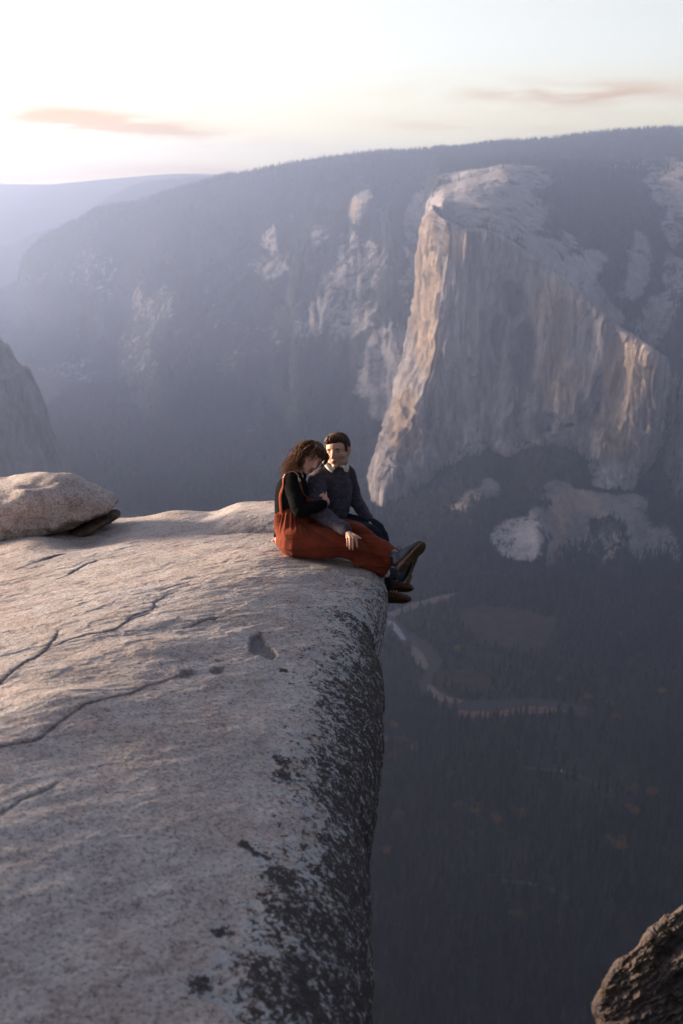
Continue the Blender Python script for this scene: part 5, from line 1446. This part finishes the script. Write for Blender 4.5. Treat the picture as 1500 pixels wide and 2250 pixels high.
    # boat shoes
    for nm, A, T, hx in (('shoe', K(858, 1322, 7.24), idir(0.98, 0.0, 0.12), 0), ('shoe', K(864, 1297, 7.38), idir(0.98, -0.02, 0.12), 1)):
        Nn = unit(IU-T*(IU@T)+0.12*IT); S = np.cross(Nn, T); heel = A-T*.115
        Lf = .275
        B = Blob()
        B.tube([heel+T*.035+Nn*.035, heel+T*.10+Nn*.040, heel+T*.17+Nn*.036, heel+T*.225+Nn*.028], [.034, .036, .043, .036], [.034, .042, .034, .023], up=Nn, seg=22)
        ank = Ra if hx == 0 else La
        B.tube([heel+T*.06+Nn*.05, ank*0.65+(heel+T*.06+Nn*.05)*.35], [.040, .040])
        sh = B.build(nm, M_BROWN, root, 0.005, 3)
        # moccasin seam
        seam = [heel+T*(.13+.105*math.sin(a))+S*(.030*math.cos(a))+Nn*(.064-.016*max(0, math.sin(a))) for a in np.linspace(-.3, math.pi+.3, 24)]
        locks('seam', [(np.array(seam), .0035)], .003, M_BROWN, sh, 6, 0.9)
        lace('laces', [[heel+T*(.11+.02*q)+S*(-.022)+Nn*.072, heel+T*(.115+.02*q)+Nn*.082, heel+T*(.12+.02*q)+S*.022+Nn*.072] for q in range(3)], .0028, M_LEATHER, sh)
        foot_sole('sole', heel+Nn*.006, T, S, Nn, Lf-.012, .082, .011, .004, M_DSOLE, sh, False)
    return root
man()

# =================================================================== the woman
def woman():
    base = K(645, 1222, 6.98)
    root = empty('person', tuple(base), 'woman with wavy chestnut hair and rust overalls, leaning her head on the man', 'person', 'couple sitting on the cliff edge')
    H = Head(K(684.5, 1006.5, 7.05), idir(0.62, 0.77, 0.06), idir(0.50, -0.34, 0.80), 0.99, True)
    pel = K(650, 1180, 7.02); waist = K(640, 1128, 7.04); chest = K(642, 1082, 7.05); neck = K(654, 1044, 7.07)
    Rsh = K(641, 1060, 6.94); Lsh = K(654, 1058, 7.20); Rel = K(659, 1122, 6.86); Rwr = K(711, 1108, 6.90)
    Lel = K(632, 1120, 7.26); Lwr = K(612, 1178, 7.16)
    Rh = K(652, 1184, 6.95); Lh = K(660, 1174, 7.12); Rk = K(752, 1195, 6.90); Lk = K(775, 1172, 7.02)
    Ra = K(842, 1252, 6.96); La = K(858, 1221, 6.90)
    B = Blob(); H.volumes(B)
    B.tube([H.w((0, -.02, -.05)), H.w((0, -.025, -.095)), neck], [.046, .044, .055], seg=20)
    ax = unit(Lsh-Rsh); fr = unit(np.cross(ax, [0, 0, 1.0]))
    B.tube([neck, chest, waist, pel], [.09, .12, .10, .13], [.06, .085, .08, .10], up=fr)
    B.tube([neck*.6+Rsh*.4, Rsh, Rel, Rwr], [.05, .045, .036, .025]); B.tube([neck*.6+Lsh*.4, Lsh, Lel, Lwr], [.05, .045, .036, .025])
    B.tube([Rh, Rk, Ra], [.08, .052, .034]); B.tube([Lh, Lk, La], [.08, .052, .034])
    D1 = 6.93
    hand(B, K(716, 1106, D1), [K(719, 1099, D1-.01), K(717.5, 1095, D1+.0), K(715, 1093, D1+.012), K(712, 1092, D1+.02)],
         [K(717.5, 1081, D1+.03), K(710, 1083, D1+.045), K(706, 1086, D1+.05), K(703, 1089, D1+.05)], .0125, .0072,
         thumb=[K(717, 1110, D1+.005), K(722, 1106, D1+.0), K(722.5, 1100, D1+.012), K(720, 1094, D1+.03)], bend=IT*0.010)
    rz = 1188.5
    hand(B, Lwr, [K(606, 1183.5, 7.17), K(606, 1184.5, 7.14), K(607, 1186, 7.115), K(608, 1188, 7.09)], [K(599, 1186.5, 7.18), K(597.5, 1188, 7.145), K(598, 1189.5, 7.115), K(600, 1191, 7.08)], .0125, .0072,
         thumb=[Lwr, K(609, 1189, 7.08), K(607, 1193, 7.04)])
    sk = (0.50, 0.285, 0.225)
    B.build('body', M_SKIN, root, 0.0032, 3, relax=lambda V: sstep(.18, .13, np.linalg.norm(V-H.c, axis=1)), cols=lambda V: H.tone(V, sk, (0.42, 0.13, 0.13), (0.06, 0.03, 0.02)))
    H.eyes(root, (.001, -.002), lid=1.0)
    # black long-sleeved top
    B = Blob()
    B.tube([neck+(chest-neck)*.10, neck+(chest-neck)*.5, chest, waist, pel+(waist-pel)*.5], [.085, .125, .138, .118, .12], [.062, .098, .115, .112, .115], up=fr, seg=28)
    B.tube([H.w((0, -.028, -.085)), neck], [.054, .068], seg=20)
    B.ell(chest+fr*.045*np.sign(fr@IX)+np.array([0, 0, -.005]), (.075, .105, .07))
    B.tube([neck*.6+Rsh*.4, Rsh, Rsh*.5+Rel*.5, Rel, Rel*.45+Rwr*.55, Rwr], [.055, .060, .055, .050, .040, .031])
    B.tube([neck*.6+Lsh*.4, Lsh, Lsh*.5+Lel*.5, Lel, Lwr], [.055, .058, .050, .042, .032])
    top = B.build('top', M_BLACK, root, 0.006, 5, disp=lambda V, N: fbm(V, (.12, .09, .05), 4, .55, 541, ridge=True)*0.005)
    # rust overalls: gathered waist, wide legs
    B = Blob()
    B.tube([waist+np.array([0, 0, .008]), waist*.6+pel*.4, pel, pel+np.array([0.01, 0, -.035])], [.122, .150, .158, .145], [.112, .128, .132, .120], up=fr, seg=30)
    B.tube([Rh, Rh*.5+Rk*.5+IU*-.01, Rk, Rk*.5+Ra*.5, Ra*.93+Rk*.07], [.118, .108, .086, .075, .066], seg=24)
    B.tube([Lh, Lh*.5+Lk*.5, Lk, Lk*.5+La*.5, La*.97+Lk*.03], [.118, .108, .082, .066, .056], seg=24)
    mid = lambda a, b: (a+b)/2
    B.tube([mid(Rh, Lh), mid(mid(Rh, Lh), mid(Rk, Lk)), mid(Rk, Lk)], [.11, .095, .06], seg=24)
    ca = waist+np.array([0, 0, .01])
    def pleat(V, N):
        U, Vv = toUV(V)
        ang = np.arctan2((V-ca)@fr, (V-ca)@ax)
        near = sstep(1185, 1130, Vv)*sstep(1124, 1134, Vv)
        d = near*0.0065*np.sin(ang*34+2.2*np.sin(ang*5))
        # drag folds running from the hip down along the legs
        al = unit(Rk-Rh); q = np.stack([(V@al)*2.2, V@unit(np.cross(al, IT))*13, V@IT*6], 1)
        q2 = q + 0.35*fbm(V, .2, 2, .5, 550)[:, None]
        d += fbm(q2, 1.0, 4, .55, 551, ridge=True)*0.018*sstep(1135, 1175, Vv)
        d += -0.010*np.exp(-((Vv-(1142+(U-650)*0.62))/4.5)**2)*sstep(640, 660, U)*sstep(800, 740, U)
        return d
    ov = B.build('overalls', M_RUST, root, 0.0055, 4, disp=pleat)
    # hems: slightly flared open cuffs
    for a, k in ((Ra, Rk), (La, Lk)):
        d = unit(a-k)
    # straps with buckles and bib
    fpts = [K(613, 1130, 6.90), K(608, 1105, 6.90), K(607.5, 1085, 6.90), K(611, 1066, 6.90), K(618, 1050, 6.92), K(630, 1040, 6.95), K(644, 1038, 6.95), K(656, 1042, 6.93), K(665, 1052, 6.90), K(671, 1064, 6.89), K(676, 1085, 6.92), K(680, 1108, 6.93)]
    sp, sn = surf_snap(top, fpts, 0.004)
    stA = ribbon('strap', sp[:6], sn[:6], .030, .0025, M_RUST, ov)
    ribbon('strap', sp[5:9], sn[5:9], .012, .0025, M_LEATHER, ov)
    ribbon('strap', sp[8:], sn[8:], [.022, .05, .075], .003, M_RUST, ov)
    fp2 = [K(604, 1128, 7.10), K(600, 1105, 7.10), K(600, 1085, 7.10), K(604, 1066, 7.10), K(616, 1048, 7.12), K(634, 1038, 7.14)]
    sp2, sn2 = surf_snap(top, fp2, 0.004)
    ribbon('strap', sp2, sn2, .026, .0025, simple_mat('brown_webbing', (0.075, 0.040, 0.022), 0.8, 0.2), ov)
    def buckle(p, n, up_, par):
        x = unit(np.cross(up_, n)); y = unit(np.cross(n, x)); path = [p+n*.006+x*a*.013+y*b*.011 for a, b in ((-1, -1), (1, -1), (1, 1), (-1, 1), (-1, -1))]
        P = np.concatenate([np.linspace(path[i], path[i+1], 5)[:-1] for i in range(4)]+[[path[4]]])
        locks('buckle', [(P, .0028), (np.linspace(p+n*.006-y*.011, p+n*.006+y*.011, 4), .0022)], .003, M_METAL, par, 6, 0.95)
    buckle(sp[5]*.4+sp[4]*.6, sn[4], unit(sp[5]-sp[4]), stA)
    buckle(sp[8], sn[8], unit(sp[9]-sp[8]), stA)
    # boots: crossed ankles, soles up
    def boot(heel, T, N, L, ank, nm='boot'):
        T = unit(T); N = unit(N-T*(N@T)); S = np.cross(N, T)
        B = Blob()
        B.tube([heel+T*.035+N*.040, heel+T*.10+N*.045, heel+T*.17+N*.036, heel+T*(L-.042)+N*.028], [.034, .036, .043, .037], [.036, .046, .033, .026], up=N, seg=22)
        B.tube([heel+T*.055+N*.05, heel+T*.050+N*.09, ank], [.040, .038, .040], seg=22)
        b = B.build(nm, M_BOOT, root, 0.0045, 3, disp=lambda V, Nn: fbm(V, .03, 3, .5, 561)*0.0015)
        foot_sole('sole', heel, T, S, N, L, .100, .016, .012, M_SOLE, b)
        lace('laces', [[heel+T*(.095+.018*q)+S*(-.02)+N*(.085-.008*q), heel+T*(.10+.018*q)+N*(.094-.008*q), heel+T*(.105+.018*q)+S*.02+N*(.085-.008*q)] for q in range(4)]
             +[[heel+T*.085+N*.095, heel+T*.10+S*.025+N*.112, heel+T*.115+S*.012+N*.10, heel+T*.09+N*.096], [heel+T*.085+N*.095, heel+T*.10-S*.025+N*.112, heel+T*.115-S*.012+N*.10, heel+T*.09+N*.096]], .0026, M_LACE, b)
        # pull tab glint
        return b
    Nf = idir(-.52, .50, -.55)
    boot(K(870, 1250, 6.80), idir(.72, .67, .12), Nf, .262, La)
    boot(K(888, 1284, 6.96), idir(.36, .92, -.05), idir(-.92, .36, -.12), .255, Ra)
    B = Blob(); B.tube([Ra*.85+Rk*.15, Ra+unit(Ra-Rk)*.02], [.047, .044], seg=20); B.build('sock', M_SOCK, root, 0.005, 2)
    # hair: wavy locks from the crown, falling back over the shoulder, with a fringe
    rng = np.random.default_rng(77); P = []
    c0 = np.array([0, -.012, .036]); rx = np.array([.077, .098, .087])
    down = np.array([0, 0, -1.0])
    def outside(p, lim=1.02):
        L = (H.R.T@(p-H.c))/H.k; q = (L-c0)/rx; d = np.linalg.norm(q)
        if d < lim: L = c0+(q/d*lim)*rx; p = H.w(L)
        return p
    def lock(root_l, ctrl, r, waves, amp, n=34):
        pts = [H.w(root_l)]+[np.array(c) for c in ctrl]
        C = crom(np.array(pts), n); s = np.linspace(0, 1, n)
        T = np.gradient(C, axis=0); T /= np.linalg.norm(T, axis=1)[:, None]
        a = np.cross(T, IT); a /= np.linalg.norm(a, axis=1)[:, None]+1e-9; b = np.cross(T, a)
        ph = rng.uniform(0, 6.28); w = 2*math.pi*waves
        C = C+(a*np.sin(w*s+ph)[:, None]+b*np.cos(w*s+ph)[:, None]*0.7)*(amp*sstep(0.1, 0.5, s))[:, None]
        C = np.array([outside(p, 1.0) for p in C])
        P.append((C, r))
    for i in range(620):
        th = rng.uniform(0, 2*math.pi); ph = rng.uniform(0.0, 1.0)
        n = np.array([math.cos(th)*math.sqrt(1-ph*ph), math.sin(th)*math.sqrt(1-ph*ph), ph*0.98])
        rl = c0+n*rx*1.0
        if n[1] > 0.45: continue
        if n[1] > 0.1 and ph < 0.35: continue
        # end region: behind and below (towards picture left), spread in depth
        f = rng.uniform(0, 1)
        e = K(rng.normal(640, 9), rng.normal(1033, 7), rng.uniform(6.93, 7.16))
        if f < 0.22: e = K(rng.normal(647, 5), rng.normal(1024, 7), rng.uniform(6.92, 7.02))
        if f > 0.80: e = K(rng.normal(626, 5), rng.normal(1044, 5), rng.uniform(6.93, 7.08))
        p0 = H.w(rl); outd = unit(p0-H.w(c0))
        lift = 1.0 if outd@IX < 0.15 else 0.25
        m1 = p0*.72+e*.28+outd*.035*lift+IU*.020*lift; m2 = p0*.35+e*.65+outd*.012+IU*.014-IX*.006
        lock(rl, [m1, m2, e], rng.uniform(.0025, .0048), rng.uniform(1.5, 3.2), rng.uniform(.005, .012))
    for i in range(110):       # fringe and front locks
        x = rng.uniform(-.075, .07); rl = np.array([x*.9, rng.uniform(.0, .055), .118-abs(x)*.35])
        ex = x*1.05+rng.normal(0, .006); ez = rng.normal(.043, .007) if abs(x) < .045 else rng.normal(-.005, .02)
        ey = .092-0.35*max(0, abs(ex)-.02)
        e = H.w((ex, ey, ez)); m1 = H.w((x, rng.uniform(.070, .085)-abs(x)*.2, .100-abs(x)*.2)); m2 = H.w(((x+ex)/2, ey*1.02, (.1+ez)/2))
        lock(rl, [m1, m2, e], rng.uniform(.003, .0055), rng.uniform(.6, 1.4), rng.uniform(.002, .005), 22)
    for i in range(14):        # side lock between cheek and ear (near side)
        sgn = 1
        rl = np.array([.068, rng.uniform(.0, .04), rng.uniform(.05, .08)])
        e = H.w((rng.normal(.086, .006), rng.normal(-.005, .010), rng.normal(-.050, .02)))
        lock(rl, [H.w((.088, .03, .03)), H.w((.088, .028, -.01)), e], rng.uniform(.003, .005), rng.uniform(1, 2), .005, 22)
    for i in range(60):        # flyaway curls catching the light
        e = K(rng.normal(628, 6), rng.normal(1036, 12), rng.uniform(6.95, 7.12)); rl = c0+unit(np.array([rng.normal(0, .5), -.7, rng.uniform(.2, .9)]))*rx
        p0 = H.w(rl); lock(rl, [p0*.6+e*.4+IU*.035-IX*.012, e+IU*.02, e], .0013, 4, .012, 40)
    B = Blob(); k = H.k; B.ell(H.w((0, -.022, .040)), np.array((.080, .094, .086))*k, H.R, 28); B.ell(H.w((0, -.05, -.01)), np.array((.072, .060, .075))*k, H.R, 24)
    B.tube([H.w((0, -.05, .0)), K(655, 1024, 7.08), K(641, 1034, 7.06)], [.065, .055, .030])
    hr = B.build('hair', M_HAIRW, root, 0.006, 4, disp=lambda V, N: fbm(V, (.03, .03, .015), 3, .6, 571, ridge=True)*0.005)
    locks('hair_locks', P, .005, M_HAIRW, hr, 5)
    return root
woman()
